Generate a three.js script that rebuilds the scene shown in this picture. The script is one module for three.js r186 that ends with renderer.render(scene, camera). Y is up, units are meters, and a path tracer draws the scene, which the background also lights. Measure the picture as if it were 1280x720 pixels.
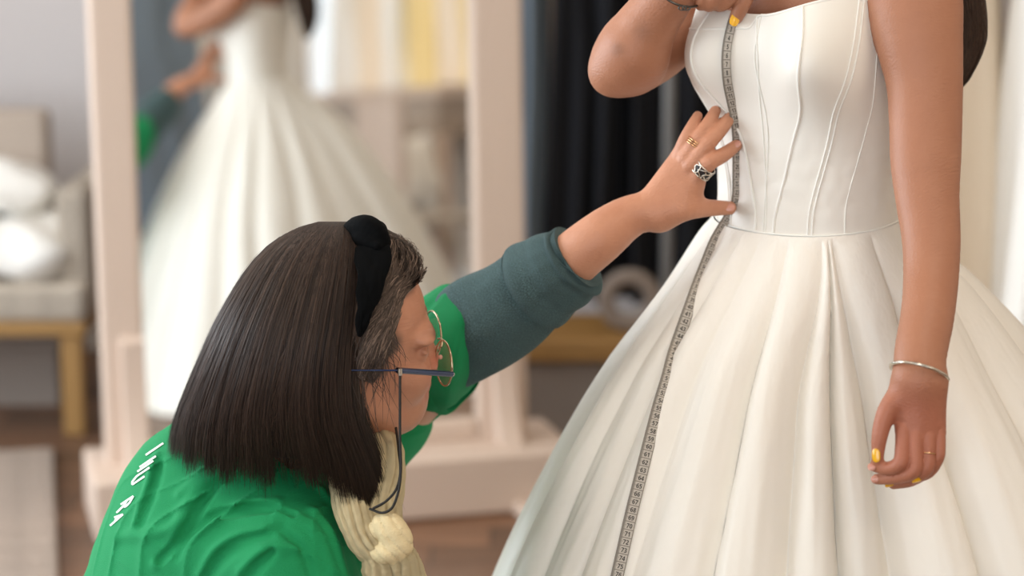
import * as THREE from 'three';
import { RoundedBoxGeometry } from 'three/addons/geometries/RoundedBoxGeometry.js';
import { mergeGeometries } from 'three/addons/utils/BufferGeometryUtils.js';
import { ImprovedNoise } from 'three/addons/math/ImprovedNoise.js';
import { RectAreaLightUniformsLib } from 'three/addons/lights/RectAreaLightUniformsLib.js';

// ------------------------------------------------------------------ camera, light, exposure
const FOCAL = 2770, EYE = 1.49, PITCH = 0.1915, S = Math.sin(PITCH), C = Math.cos(PITCH);
const scene = new THREE.Scene();
const camera = new THREE.PerspectiveCamera(2 * Math.atan(360 / FOCAL) * 180 / Math.PI, 1280 / 720, 0.05, 60);
camera.position.set(0, EYE, 0);
camera.rotation.x = -PITCH;
camera.focus = 2.66;
camera.userData.fStop = 2.3;
const renderer = new THREE.WebGLRenderer({ antialias: true });
renderer.toneMapping = THREE.LinearToneMapping;
renderer.toneMappingExposure = 1.06;
renderer.shadowMap.enabled = true;
RectAreaLightUniformsLib.init();
scene.background = new THREE.Color(0.75, 0.88, 1.0);
scene.backgroundIntensity = 0.75;
const DAY = new THREE.Color(0.85, 0.93, 1.0), WARM = new THREE.Color(1.0, 0.85, 0.68);
const L_WINDOW = 3.4, L_SIDE = 6.4, L_CEIL = 6.2;
function areaLight(color, intensity, w, h, pos, target, name) {
  const l = new THREE.RectAreaLight(color, intensity, w, h);
  l.position.copy(pos); l.lookAt(target); l.name = name; scene.add(l); return l;
}

// ------------------------------------------------------------------ helpers
const V = (x = 0, y = 0, z = 0) => new THREE.Vector3(x, y, z);
const hex = (c) => new THREE.Color(c);
// a point of the room, d metres in front of the photographer along the lens axis
function P(px, py, d) { const x = (px - 640) / FOCAL * d, y = (360 - py) / FOCAL * d; return V(x, EYE + y * C - d * S, -y * S - d * C); }
const camDir = (x, y, z) => V(x, y * C + z * S, -y * S + z * C);   // right, up, towards the viewer -> world
const mm = (px, d) => px / FOCAL * d;
let seed = 7;
const rnd = () => { seed = (seed * 1664525 + 1013904223) >>> 0; return seed / 4294967296; };
const rr = (a, b) => a + (b - a) * rnd();
const noiseGen = new ImprovedNoise();
const nz = (x, y, z) => noiseGen.noise(x, y, z);
const clamp = (x, a, b) => Math.min(b, Math.max(a, x));
const lerp = (a, b, t) => a + (b - a) * t;
const smooth = (a, b, x) => { const t = clamp((x - a) / (b - a), 0, 1); return t * t * (3 - 2 * t); };
function table(rows, x) {            // monotone piecewise cosine-free linear / smooth table
  if (x <= rows[0][0]) return rows[0][1];
  for (let i = 1; i < rows.length; i++) if (x <= rows[i][0]) {
    const p0 = rows[Math.max(0, i - 2)], p1 = rows[i - 1], p2 = rows[i], p3 = rows[Math.min(rows.length - 1, i + 1)];
    const h = p2[0] - p1[0], t = (x - p1[0]) / h;
    const m1 = i > 1 ? (p2[1] - p0[1]) / (p2[0] - p0[0]) : (p2[1] - p1[1]) / h;
    const m2 = i < rows.length - 1 ? (p3[1] - p1[1]) / (p3[0] - p1[0]) : (p2[1] - p1[1]) / h;
    const t2 = t * t, t3 = t2 * t;
    return (2 * t3 - 3 * t2 + 1) * p1[1] + (t3 - 2 * t2 + t) * h * m1 + (-2 * t3 + 3 * t2) * p2[1] + (t3 - t2) * h * m2;
  }
  return rows[rows.length - 1][1];
}
const counts = {};
function numbered(name) { const n = counts[name] = (counts[name] ?? -1) + 1; return n ? name + '_' + String(n).padStart(3, '0') : name; }
function shade(o) { o.traverse((m) => { if (m.isMesh) { m.castShadow = true; m.receiveShadow = true; } }); return o; }
function thing(name, label, category, base = V(), group) {
  const g = new THREE.Group(); g.name = numbered(name); g.position.copy(base); g.userData = { label, category };
  if (group) g.userData.group = group;
  scene.add(g); return g;
}
// geometry given in world axes is moved into the thing's own
function part(name, geo, mat, t, parent = t, label) {
  const g = geo.clone(); g.translate(-t.position.x, -t.position.y, -t.position.z);
  const m = new THREE.Mesh(g, mat); m.name = name; m.castShadow = m.receiveShadow = true;
  if (label) m.userData.label = label;
  parent.add(m); return m;
}
function local(name, geo, mat, parent, label) {
  const m = new THREE.Mesh(geo, mat); m.name = name; m.castShadow = m.receiveShadow = true;
  if (label) m.userData.label = label;
  parent.add(m); return m;
}
function copyOf(t, pos, turn, label) {
  const c = t.clone(); c.name = numbered(t.name.replace(/_\d+$/, '')); c.position.copy(pos); c.rotation.y = turn;
  c.userData = { ...t.userData, label }; scene.add(c); return c;
}
function struct(name, geo, mat) { const m = new THREE.Mesh(geo, mat); m.name = name; m.userData.kind = 'structure'; m.castShadow = m.receiveShadow = true; scene.add(m); return m; }
const box = (w, h, d, x = 0, y = 0, z = 0, r = 0.006) => { const g = new RoundedBoxGeometry(w, h, d, 2, Math.min(r, w / 3, h / 3, d / 3)); g.translate(x, y, z); return g; };
const merge = (list) => mergeGeometries(list.map((g) => { const q = g.index ? g.toNonIndexed() : g; for (const k of Object.keys(q.attributes)) if (!['position', 'normal', 'uv'].includes(k)) q.deleteAttribute(k); return q; }));
const tube = (pts, r, seg = 40, rad = 8, closed = false) => new THREE.TubeGeometry(new THREE.CatmullRomCurve3(pts, closed), seg, r, rad, closed);

// grid surface: fn(u, v) -> Vector3; u may wrap round
function surface(nu, nv, fn, wrap = false, us = 1, vs = 1, flip = false) {
  const pos = new Float32Array((nu + 1) * (nv + 1) * 3), uv = new Float32Array((nu + 1) * (nv + 1) * 2), idx = [];
  for (let j = 0; j <= nv; j++) for (let i = 0; i <= nu; i++) {
    const k = j * (nu + 1) + i, p = fn(wrap && i === nu ? 0 : i / nu, j / nv);
    pos[k * 3] = p.x; pos[k * 3 + 1] = p.y; pos[k * 3 + 2] = p.z; uv[k * 2] = i / nu * us; uv[k * 2 + 1] = j / nv * vs;
    if (i < nu && j < nv) { const b = k + 1, c = k + nu + 1, d = c + 1; if (flip) idx.push(k, c, b, b, c, d); else idx.push(k, b, c, b, d, c); }
  }
  const g = new THREE.BufferGeometry();
  g.setAttribute('position', new THREE.BufferAttribute(pos, 3)); g.setAttribute('uv', new THREE.BufferAttribute(uv, 2)); g.setIndex(idx);
  g.computeVertexNormals();
  if (wrap) {
    const n = g.attributes.normal;
    for (let j = 0; j <= nv; j++) {
      const a = j * (nu + 1), b = a + nu, s = V(n.getX(a) + n.getX(b), n.getY(a) + n.getY(b), n.getZ(a) + n.getZ(b)).normalize();
      n.setXYZ(a, s.x, s.y, s.z); n.setXYZ(b, s.x, s.y, s.z);
    }
  }
  return g;
}
// loft: rings given as { c, x, y } (centre and two radius vectors), smoothed along the path; disp(theta, t) in metres
function loft(rings, nu, nv, disp = null, caps = true) {
  const cs = new THREE.CatmullRomCurve3(rings.map((r) => r.c)), xs = new THREE.CatmullRomCurve3(rings.map((r) => r.x)), ys = new THREE.CatmullRomCurve3(rings.map((r) => r.y));
  const list = [];
  for (let j = 0; j <= nv; j++) { const t = j / nv; list.push([cs.getPoint(t), xs.getPoint(t), ys.getPoint(t), t]); }
  if (caps) { const a = list[0], b = list[nv]; list.unshift([a[0], V(), V(), 0]); list.push([b[0], V(), V(), 1]); }
  const n = list.length - 1;
  return surface(nu, n, (u, v) => {
    const [c, x, y, t] = list[Math.round(v * n)], th = u * 2 * Math.PI, co = Math.cos(th), si = Math.sin(th);
    const p = V(x.x * co + y.x * si, x.y * co + y.y * si, x.z * co + y.z * si), l = p.length();
    if (disp && l > 1e-6) p.multiplyScalar(1 + disp(th, t) / l);
    return p.add(c);
  }, true, 1, 1);
}
// rings round a path of [px, py, depth, half width px, flatness]; the first radius lies in the picture plane across the path
function pathRings(rows) {
  const pts = rows.map((r) => P(r[0], r[1], r[2]));
  return rows.map((r, i) => {
    const tan = pts[Math.min(i + 1, pts.length - 1)].clone().sub(pts[Math.max(i - 1, 0)]).normalize();
    const toEye = camera.position.clone().sub(pts[i]).normalize(), across = r.length > 5 ? camDir(r[5], -r[6], 0).normalize() : V().crossVectors(toEye, tan).normalize(), deep = V().crossVectors(tan, across).normalize();
    const w = mm(r[3], r[2]);
    return { c: pts[i], x: across.multiplyScalar(w), y: deep.multiplyScalar(w * (r[4] ?? 1)) };
  });
}

// ------------------------------------------------------------------ smooth solid bodies
class Solid {
  constructor() { this.p = []; }
  cone(a, b, ra, rb, k = 0.012, flatDir = null, flat = 1) {
    const d = V().subVectors(b, a), mid = a.clone().add(b).multiplyScalar(0.5);
    this.p.push({ kind: 0, ax: a.x, ay: a.y, az: a.z, dx: d.x, dy: d.y, dz: d.z, ll: 1 / Math.max(d.lengthSq(), 1e-9), ra, rb, k, n: flatDir ? flatDir.clone().normalize() : null, f: flat, mx: mid.x, my: mid.y, mz: mid.z, R: d.length() / 2 + Math.max(ra, rb) });
    return this;
  }
  // a limb: one smooth tapering tube through all its joints
  chain(pts, rs, k = 0.02, flatDir = null, flat = 1, sub = 4) {
    const c = new THREE.CatmullRomCurve3(pts, false, 'centripetal'), n = (pts.length - 1) * sub, seg = [], rt = rs.map((r, i) => [i, r]);
    const u = pts.map((_, i) => i / (pts.length - 1)), q = [];
    for (let i = 0; i <= n; i++) q.push([c.getPoint(i / n), table(rt, i / sub)]);
    for (let i = 0; i < n; i++) { const a = q[i][0], d = V().subVectors(q[i + 1][0], a); seg.push(a.x, a.y, a.z, d.x, d.y, d.z, 1 / Math.max(d.lengthSq(), 1e-10), q[i][1], q[i + 1][1]); }
    const lo = V(9, 9, 9), hi = V(-9, -9, -9); for (const [p] of q) { lo.min(p); hi.max(p); }
    const mid = lo.clone().add(hi).multiplyScalar(0.5), rm = Math.max(...rs) * 1.05;
    let R = 0; for (const [p] of q) R = Math.max(R, p.distanceTo(mid));
    this.p.push({ kind: 2, seg: new Float64Array(seg), k, n: flatDir ? flatDir.clone().normalize() : null, f: flat, mx: mid.x, my: mid.y, mz: mid.z, R: R + rm });
    return this;
  }
  ell(c, X, Y, Z, a, b, e, k = 0.02, carve = false) {
    this.p.push({ kind: 1, ax: c.x, ay: c.y, az: c.z, X, Y, Z, a, b, e, k, carve, mx: c.x, my: c.y, mz: c.z, R: Math.max(a, b, e) });
    return this;
  }
  one(q, x, y, z) {
    if (q.kind === 2) {
      let best = 9; const g = q.seg, n = q.n, m = n ? 1 / q.f - 1 : 0;
      for (let i = 0; i < g.length; i += 9) {
        let px = x - g[i], py = y - g[i + 1], pz = z - g[i + 2];
        const t = clamp((px * g[i + 3] + py * g[i + 4] + pz * g[i + 5]) * g[i + 6], 0, 1);
        px -= t * g[i + 3]; py -= t * g[i + 4]; pz -= t * g[i + 5];
        if (n) { const e = (px * n.x + py * n.y + pz * n.z) * m; px += n.x * e; py += n.y * e; pz += n.z * e; }
        const d = Math.sqrt(px * px + py * py + pz * pz) - g[i + 7] - (g[i + 8] - g[i + 7]) * t;
        if (d < best) best = d;
      }
      return n ? best * (q.f + 1) / 2 : best;
    }
    let px = x - q.ax, py = y - q.ay, pz = z - q.az;
    if (q.kind === 0) {
      const t = clamp((px * q.dx + py * q.dy + pz * q.dz) * q.ll, 0, 1);
      px -= t * q.dx; py -= t * q.dy; pz -= t * q.dz;
      const r = q.ra + (q.rb - q.ra) * t;
      if (q.n) { const m = (px * q.n.x + py * q.n.y + pz * q.n.z) * (1 / q.f - 1); px += q.n.x * m; py += q.n.y * m; pz += q.n.z * m; return (Math.sqrt(px * px + py * py + pz * pz) - r) * (q.f < 1 ? (q.f + 1) / 2 : 1); }
      return Math.sqrt(px * px + py * py + pz * pz) - r;
    }
    const u = px * q.X.x + py * q.X.y + pz * q.X.z, v = px * q.Y.x + py * q.Y.y + pz * q.Y.z, w = px * q.Z.x + py * q.Z.y + pz * q.Z.z;
    const k0 = Math.sqrt((u / q.a) ** 2 + (v / q.b) ** 2 + (w / q.e) ** 2), k1 = Math.sqrt((u / q.a / q.a) ** 2 + (v / q.b / q.b) ** 2 + (w / q.e / q.e) ** 2);
    return k1 < 1e-6 ? -Math.min(q.a, q.b, q.e) : k0 * (k0 - 1) / k1;
  }
  at(x, y, z) {
    let d = 10;
    for (const q of this.p) {
      const far = Math.sqrt((x - q.mx) ** 2 + (y - q.my) ** 2 + (z - q.mz) ** 2) - q.R;
      if (q.carve) { if (far > 0.03) continue; const e = -this.one(q, x, y, z), h = Math.max(q.k - Math.abs(d - e), 0) / q.k; d = Math.max(d, e) + h * h * q.k / 4; continue; }
      if (far > d + q.k) continue;
      const e = this.one(q, x, y, z), h = Math.max(q.k - Math.abs(d - e), 0) / q.k;
      d = Math.min(d, e) - h * h * q.k / 4;
    }
    return this.off ? d + this.off(x, y, z) : d;
  }
  bounds(pad) {
    const lo = V(1e9, 1e9, 1e9), hi = V(-1e9, -1e9, -1e9);
    for (const q of this.p) if (!q.carve) { const c = V(q.mx, q.my, q.mz); lo.min(c.clone().subScalar(q.R + pad)); hi.max(c.clone().addScalar(q.R + pad)); }
    return [lo, hi];
  }
  // depth along the lens axis at which the ray of a picture point meets the solid
  ray(px, py, from = 2.2) { let d = from; for (let i = 0; i < 300; i++) { const p = P(px, py, d), e = this.at(p.x, p.y, p.z); if (e < 0.0004) return d; d += Math.max(e * 0.8, 0.0004); if (d > 4) break; } return null; }
}
// surface nets; inside(x, y, z) says which cells belong to this pass
function netMesh(f, lo, hi, cell, inside, colour, out) {
  const nx = Math.ceil((hi.x - lo.x) / cell) + 1, ny = Math.ceil((hi.y - lo.y) / cell) + 1, nzz = Math.ceil((hi.z - lo.z) / cell) + 1;
  const val = new Float32Array(nx * ny * nzz).fill(1), B = 6, at = (i, j, k) => (k * ny + j) * nx + i;
  const diag = B * cell * 0.87 * 1.5 + cell;
  for (let k0 = 0; k0 < nzz; k0 += B) for (let j0 = 0; j0 < ny; j0 += B) for (let i0 = 0; i0 < nx; i0 += B) {
    const c = f(lo.x + (i0 + B / 2) * cell, lo.y + (j0 + B / 2) * cell, lo.z + (k0 + B / 2) * cell);
    for (let k = k0; k < Math.min(k0 + B, nzz); k++) for (let j = j0; j < Math.min(j0 + B, ny); j++) for (let i = i0; i < Math.min(i0 + B, nx); i++)
      val[at(i, j, k)] = Math.abs(c) > diag ? c : f(lo.x + i * cell, lo.y + j * cell, lo.z + k * cell);
  }
  const vert = new Int32Array(nx * ny * nzz).fill(-1), { pos, nor, col, idx, uv } = out;
  const grad = (x, y, z) => { const e = cell * 0.4, g = [f(x + e, y, z) - f(x - e, y, z), f(x, y + e, z) - f(x, y - e, z), f(x, y, z + e) - f(x, y, z - e)], l = Math.hypot(...g) || 1; return [g[0] / l, g[1] / l, g[2] / l, l / (2 * e)]; };
  for (let k = 0; k < nzz - 1; k++) for (let j = 0; j < ny - 1; j++) for (let i = 0; i < nx - 1; i++) {
    let n = 0, sx = 0, sy = 0, sz = 0; const s0 = val[at(i, j, k)] < 0; let mixed = false;
    for (let c = 1; c < 8; c++) if ((val[at(i + (c & 1), j + ((c >> 1) & 1), k + (c >> 2))] < 0) !== s0) { mixed = true; break; }
    if (!mixed) continue;
    for (let a = 0; a < 8; a++) for (const bit of [1, 2, 4]) if (!(a & bit)) {
      const b = a | bit, va = val[at(i + (a & 1), j + ((a >> 1) & 1), k + (a >> 2))], vb = val[at(i + (b & 1), j + ((b >> 1) & 1), k + (b >> 2))];
      if ((va < 0) === (vb < 0)) continue;
      const t = va / (va - vb); n++;
      sx += (a & 1) + (bit === 1 ? t : 0); sy += ((a >> 1) & 1) + (bit === 2 ? t : 0); sz += (a >> 2) + (bit === 4 ? t : 0);
    }
    let x = lo.x + (i + sx / n) * cell, y = lo.y + (j + sy / n) * cell, z = lo.z + (k + sz / n) * cell;
    if (inside && !inside(x, y, z)) continue;
    let g;
    for (let it = 0; it < 2; it++) { g = grad(x, y, z); const d = clamp(f(x, y, z) / Math.max(g[3], 0.5), -cell * 0.6, cell * 0.6); x -= d * g[0]; y -= d * g[1]; z -= d * g[2]; }
    g = grad(x, y, z);
    vert[at(i, j, k)] = pos.length / 3; pos.push(x, y, z); nor.push(g[0], g[1], g[2]); uv.push(x * 0.7 + z * 0.7, y);
    if (colour) { const c = colour(x, y, z, g); col.push(c[0], c[1], c[2]); }
  }
  const quad = (a, b, c, d, flip) => { if (a < 0 || b < 0 || c < 0 || d < 0) return; if (flip) idx.push(a, b, c, a, c, d); else idx.push(a, c, b, a, d, c); };
  for (let k = 1; k < nzz - 1; k++) for (let j = 1; j < ny - 1; j++) for (let i = 1; i < nx - 1; i++) {
    const s = val[at(i, j, k)] < 0;
    if (s !== (val[at(i + 1, j, k)] < 0)) quad(vert[at(i, j - 1, k - 1)], vert[at(i, j, k - 1)], vert[at(i, j, k)], vert[at(i, j - 1, k)], s);
    if (s !== (val[at(i, j + 1, k)] < 0)) quad(vert[at(i - 1, j, k - 1)], vert[at(i - 1, j, k)], vert[at(i, j, k)], vert[at(i, j, k - 1)], s);
    if (s !== (val[at(i, j, k + 1)] < 0)) quad(vert[at(i - 1, j - 1, k)], vert[at(i, j - 1, k)], vert[at(i, j, k)], vert[at(i - 1, j, k)], s);
  }
}
function solidGeometry(solid, cell, fine = [], colour = null, keep = null) {
  const out = { pos: [], nor: [], col: [], idx: [], uv: [] }, f = (x, y, z) => solid.at(x, y, z);
  const inBall = (b, x, y, z, m) => (x - b.c.x) ** 2 + (y - b.c.y) ** 2 + (z - b.c.z) ** 2 < (b.r + m) ** 2;
  const [lo, hi] = solid.bounds(cell * 3);
  netMesh(f, lo, hi, cell, (x, y, z) => (!keep || keep(x, y, z)) && !fine.some((b) => inBall(b, x, y, z, -cell * 1.5)), colour, out);
  for (const b of fine) netMesh(f, b.c.clone().subScalar(b.r + b.cell * 4), b.c.clone().addScalar(b.r + b.cell * 4), b.cell, (x, y, z) => (!keep || keep(x, y, z)) && inBall(b, x, y, z, 0) && !fine.some((o) => o !== b && fine.indexOf(o) < fine.indexOf(b) && inBall(o, x, y, z, -cell)), colour, out);
  const g = new THREE.BufferGeometry();
  g.setAttribute('position', new THREE.Float32BufferAttribute(out.pos, 3)); g.setAttribute('normal', new THREE.Float32BufferAttribute(out.nor, 3)); g.setAttribute('uv', new THREE.Float32BufferAttribute(out.uv, 2));
  if (colour) g.setAttribute('color', new THREE.Float32BufferAttribute(out.col, 3));
  g.setIndex(out.idx);
  return g;
}

// ------------------------------------------------------------------ procedural textures and materials
function noiseTexture(n, octaves, rep, colourFn, srgb = false) {
  const data = new Uint8Array(n * n * 4);
  for (let y = 0; y < n; y++) for (let x = 0; x < n; x++) {
    let s = 0, a = 1, t = 0;
    for (const [fx, fy] of octaves) {   // tileable: noise on a torus-like blend
      const u = x / n, v = y / n, e = (du, dv) => nz((u + du) * fx, (v + dv) * fy, fx * 1.7);
      const q = e(0, 0) * (1 - u) * (1 - v) + e(-1, 0) * u * (1 - v) + e(0, -1) * (1 - u) * v + e(-1, -1) * u * v;
      s += q * a; t += a; a *= 0.6;
    }
    const c = colourFn(0.5 + s / t, x / n, y / n), k = (y * n + x) * 4;
    data[k] = clamp(c[0], 0, 255); data[k + 1] = clamp(c[1], 0, 255); data[k + 2] = clamp(c[2], 0, 255); data[k + 3] = 255;
  }
  const t = new THREE.DataTexture(data, n, n); t.wrapS = t.wrapT = THREE.RepeatWrapping; t.magFilter = THREE.LinearFilter; t.minFilter = THREE.LinearFilter;
  if (srgb) t.colorSpace = THREE.SRGBColorSpace;
  t.repeat.set(rep, rep); t.needsUpdate = true; return t;
}
const grey = (v) => [v * 255, v * 255, v * 255];
const wrinkle = noiseTexture(256, [[5, 7], [11, 13], [23, 23]], 3, grey);
const weave = noiseTexture(256, [[60, 60], [120, 90]], 14, grey);
const pores = noiseTexture(256, [[40, 40], [90, 90]], 9, grey);
const heather = noiseTexture(256, [[70, 30], [110, 110]], 4, (v) => { const k = 0.6 + 0.8 * v; return [68 * k, 90 * k, 91 * k]; }, true);
const std = (color, roughness = 0.7, o = {}) => new THREE.MeshPhysicalMaterial({ color: typeof color === 'string' ? hex(color) : color, roughness, ...o });
const M = {
  skin: std('#ffffff', 0.5, { vertexColors: true, bumpMap: pores, bumpScale: 0.0005, sheen: 0.15, sheenRoughness: 0.5, sheenColor: hex('#ffb090') }),
  satin: std('#f0ebe1', 0.42, { bumpMap: wrinkle, bumpScale: 0.0012, sheen: 0.2, sheenRoughness: 0.4, side: THREE.DoubleSide }),
  satinSeam: std('#f6f4ec', 0.3),
  green: std('#04884f', 0.88, { bumpMap: weave, bumpScale: 0.0006, sheen: 0.1, sheenRoughness: 0.6, sheenColor: hex('#3ac48c'), side: THREE.DoubleSide }),
  slate: std('#ffffff', 0.95, { map: heather, bumpMap: weave, bumpScale: 0.0008, sheen: 0.3, sheenRoughness: 0.7, sheenColor: hex('#8fb0b0'), side: THREE.DoubleSide }),
  scarf: std('#e6d3a6', 0.9, { bumpMap: weave, bumpScale: 0.0012, sheen: 0.3, side: THREE.DoubleSide }),
  velvet: std('#040506', 0.95, { specularIntensity: 0.25, sheen: 0.12, sheenRoughness: 0.35, sheenColor: hex('#3a4150') }),
  hair: std('#ffffff', 0.55, { specularIntensity: 0.6, vertexColors: true, side: THREE.DoubleSide }),
  hairCore: std('#120d0b', 0.7),
  trousers: std('#22252e', 0.9, { bumpMap: weave, bumpScale: 0.001 }),
  shoe: std('#1a1a1c', 0.6),
  yellowNail: std('#f0b416', 0.2, { clearcoat: 0.8, clearcoatRoughness: 0.1 }),
  bareNail: std('#d79a86', 0.25, { clearcoat: 0.4 }),
  silver: std('#d9d3c6', 0.22, { metalness: 1 }),
  gold: std('#e3b98a', 0.2, { metalness: 1 }),
  darkSilver: std('#57544f', 0.35, { metalness: 0.9 }),
  blackMetal: std('#14161c', 0.35, { metalness: 0.4 }),
  blueMetal: std('#27375c', 0.22, { metalness: 0.6, clearcoat: 0.6 }),
  lens: std('#ffffff', 0.03, { transmission: 1, thickness: 0, ior: 1.4, side: THREE.DoubleSide }),
  mirror: std(new THREE.Color(0.9, 0.91, 0.9), 0.0, { metalness: 1 }),
  paleWood: std('#d0bbab', 0.6, { bumpMap: wrinkle, bumpScale: 0.0008 }),
  goldWood: std('#9a7440', 0.55),
  taupe: std('#8d8178', 0.8),
  wall: std('#cbc4c2', 0.9),
  warmWall: std('#d9cdbf', 0.9),
  white: std('#efece6', 0.85, { bumpMap: wrinkle, bumpScale: 0.003, side: THREE.DoubleSide }),
  cream: std('#efe0cc', 0.7, { bumpMap: wrinkle, bumpScale: 0.003, side: THREE.DoubleSide }),
  butter: std('#efd9a0', 0.7, { side: THREE.DoubleSide }),
  paleBlue: std('#cfdde2', 0.7, { side: THREE.DoubleSide }),
  black: std('#0b0e17', 0.9, { side: THREE.DoubleSide }),
  slateCloth: std('#6f7c88', 0.9, { side: THREE.DoubleSide }),
  beigeCloth: std('#a99a8d', 0.9, { side: THREE.DoubleSide }),
  linen: std('#cdbfae', 0.9, { bumpMap: weave, bumpScale: 0.002 }),
  rug: std('#bba99b', 1, { bumpMap: weave, bumpScale: 0.006 }),
  steel: std('#8b8b8b', 0.4, { metalness: 0.7 }),
  frame: std('#f0eeea', 0.5),
  glass: std('#ffffff', 0.02, { transmission: 1, thickness: 0 }),
  letter: std('#f0f2ea', 0.7, { side: THREE.DoubleSide }),
};

// ------------------------------------------------------------------ the room
const X0 = -3.2, X1 = 3.1, Z0 = -6.7, Z1 = 2.7, CEIL = 2.95, T = 0.15;
const floorMap = (() => {
  const n = 512, data = new Uint8Array(n * n * 4);
  for (let y = 0; y < n; y++) for (let x = 0; x < n; x++) {
    const row = Math.floor(y / 64), tone = 0.85 + 0.3 * Math.abs(nz(row * 3.7, Math.floor((x + row * 190) / 256) * 5.1, 0.5)) * 2;
    const joint = (y % 64 < 2 || (x + row * 190) % 256 < 2) ? 0.45 : 1, g = 1 + 0.25 * nz(x * 0.01 + row * 9, y * 0.25, 2) + 0.1 * nz(x * 0.05, y * 0.9, 7), k = (y * n + x) * 4;
    const v = tone * joint * g; data[k] = clamp(112 * v, 0, 255); data[k + 1] = clamp(82 * v, 0, 255); data[k + 2] = clamp(62 * v, 0, 255); data[k + 3] = 255;
  }
  const t = new THREE.DataTexture(data, n, n); t.wrapS = t.wrapT = THREE.RepeatWrapping; t.colorSpace = THREE.SRGBColorSpace; t.magFilter = THREE.LinearFilter; t.repeat.set(5, 9); t.needsUpdate = true; return t;
})();
const slab = (w, h, d, x, y, z) => { const g = new THREE.BoxGeometry(w, h, d); g.translate(x, y, z); return g; };
const W = X1 - X0, D = Z1 - Z0, MX = (X0 + X1) / 2, MZ = (Z0 + Z1) / 2;
struct('floor', slab(W + 2 * T, T, D + 2 * T, MX, -T / 2, MZ), std('#ffffff', 0.45, { map: floorMap }));
struct('ceiling', slab(W + 2 * T, T, D + 2 * T, MX, CEIL + T / 2, MZ), std('#e8e4de', 0.95));
struct('wall_back', slab(W + 2 * T, CEIL, T, MX, CEIL / 2, Z0 - T / 2), M.wall);
// a wall with openings: [from, to, sill, head] along its length
function openWall(name, along, at, from, to, holes) {
  const g = [], put = (a, b, y0, y1) => { if (b - a > 0.001 && y1 - y0 > 0.001) g.push(along === 'x' ? slab(b - a, y1 - y0, T, (a + b) / 2, (y0 + y1) / 2, at) : slab(T, y1 - y0, b - a, at, (y0 + y1) / 2, (a + b) / 2)); };
  let x = from;
  for (const [a, b, y0, y1] of holes) { put(x, a, 0, CEIL); put(a, b, 0, y0); put(a, b, y1, CEIL); x = b; }
  put(x, to, 0, CEIL);
  struct(name, merge(g), M.warmWall);
}
let windowNo = 0;
function windowIn(along, at, a, b, y0, y1, bars) {
  const n = ++windowNo, w = b - a, h = y1 - y0, cx = (a + b) / 2, cy = (y0 + y1) / 2;
  const root = new THREE.Group(); root.name = 'window_' + n; root.userData.kind = 'structure';
  root.position.set(along === 'x' ? cx : at, cy, along === 'x' ? at : cx); if (along !== 'x') root.rotation.y = Math.PI / 2;
  scene.add(root);
  const f = [slab(w, 0.06, 0.08, 0, h / 2 - 0.03, 0), slab(w, 0.06, 0.08, 0, -h / 2 + 0.03, 0), slab(0.06, h, 0.08, -w / 2 + 0.03, 0, 0), slab(0.06, h, 0.08, w / 2 - 0.03, 0, 0)];
  for (let i = 1; i < bars; i++) f.push(slab(0.05, h, 0.06, -w / 2 + w * i / bars, 0, 0));
  local('window_frame', merge(f), M.frame, root);
  for (let i = 0; i < bars; i++) local('pane', slab(w / bars - 0.05, h - 0.1, 0.006, -w / 2 + w * (i + 0.5) / bars, 0, 0), M.glass, root);
}
const FRONT = [[-2.9, -0.5, 0.35, 2.55], [-0.2, 0.9, 0.35, 2.55]], RIGHT = [[2.02, 2.66, 0.06, 2.6]], LEFT = [[-5.2, -1.4, 0.5, 2.6]];
openWall('wall_front', 'x', Z1 + T / 2, X0 - T, X1 + T, FRONT);
openWall('wall_right', 'z', X1 + T / 2, Z0, Z1, RIGHT);
openWall('wall_left', 'z', X0 - T / 2, Z0, Z1, LEFT);
windowIn('x', Z1 + T / 2, ...FRONT[0], 4); windowIn('x', Z1 + T / 2, ...FRONT[1], 2); windowIn('z', X1 + T / 2, ...RIGHT[0], 1); windowIn('z', X0 - T / 2, ...LEFT[0], 4);
areaLight(DAY, L_WINDOW, 2.3, 2.1, V(-1.7, 1.45, Z1 - 0.02), V(-1.7, 1.45, 0), 'window_light');
areaLight(DAY, L_WINDOW, 1.0, 2.1, V(0.35, 1.45, Z1 - 0.02), V(0.35, 1.45, 0), 'window_light_001');
areaLight(DAY, L_WINDOW * 0.22, 0.6, 2.3, V(X1 - 0.02, 1.4, 2.34), V(0, 1.4, 2.34), 'window_light_003');
areaLight(DAY, L_SIDE, 3.6, 2.0, V(X0 + 0.02, 1.55, -3.3), V(0, 1.55, -3.3), 'window_light_002');
{
  const g = [slab(W, 0.09, 0.015, MX, 0.045, Z0 + 0.008)];
  struct('baseboard_back', merge(g), M.frame);
  struct('baseboard_right', slab(0.015, 0.09, D, X1 - 0.008, 0.045, MZ), M.frame);
}
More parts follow.
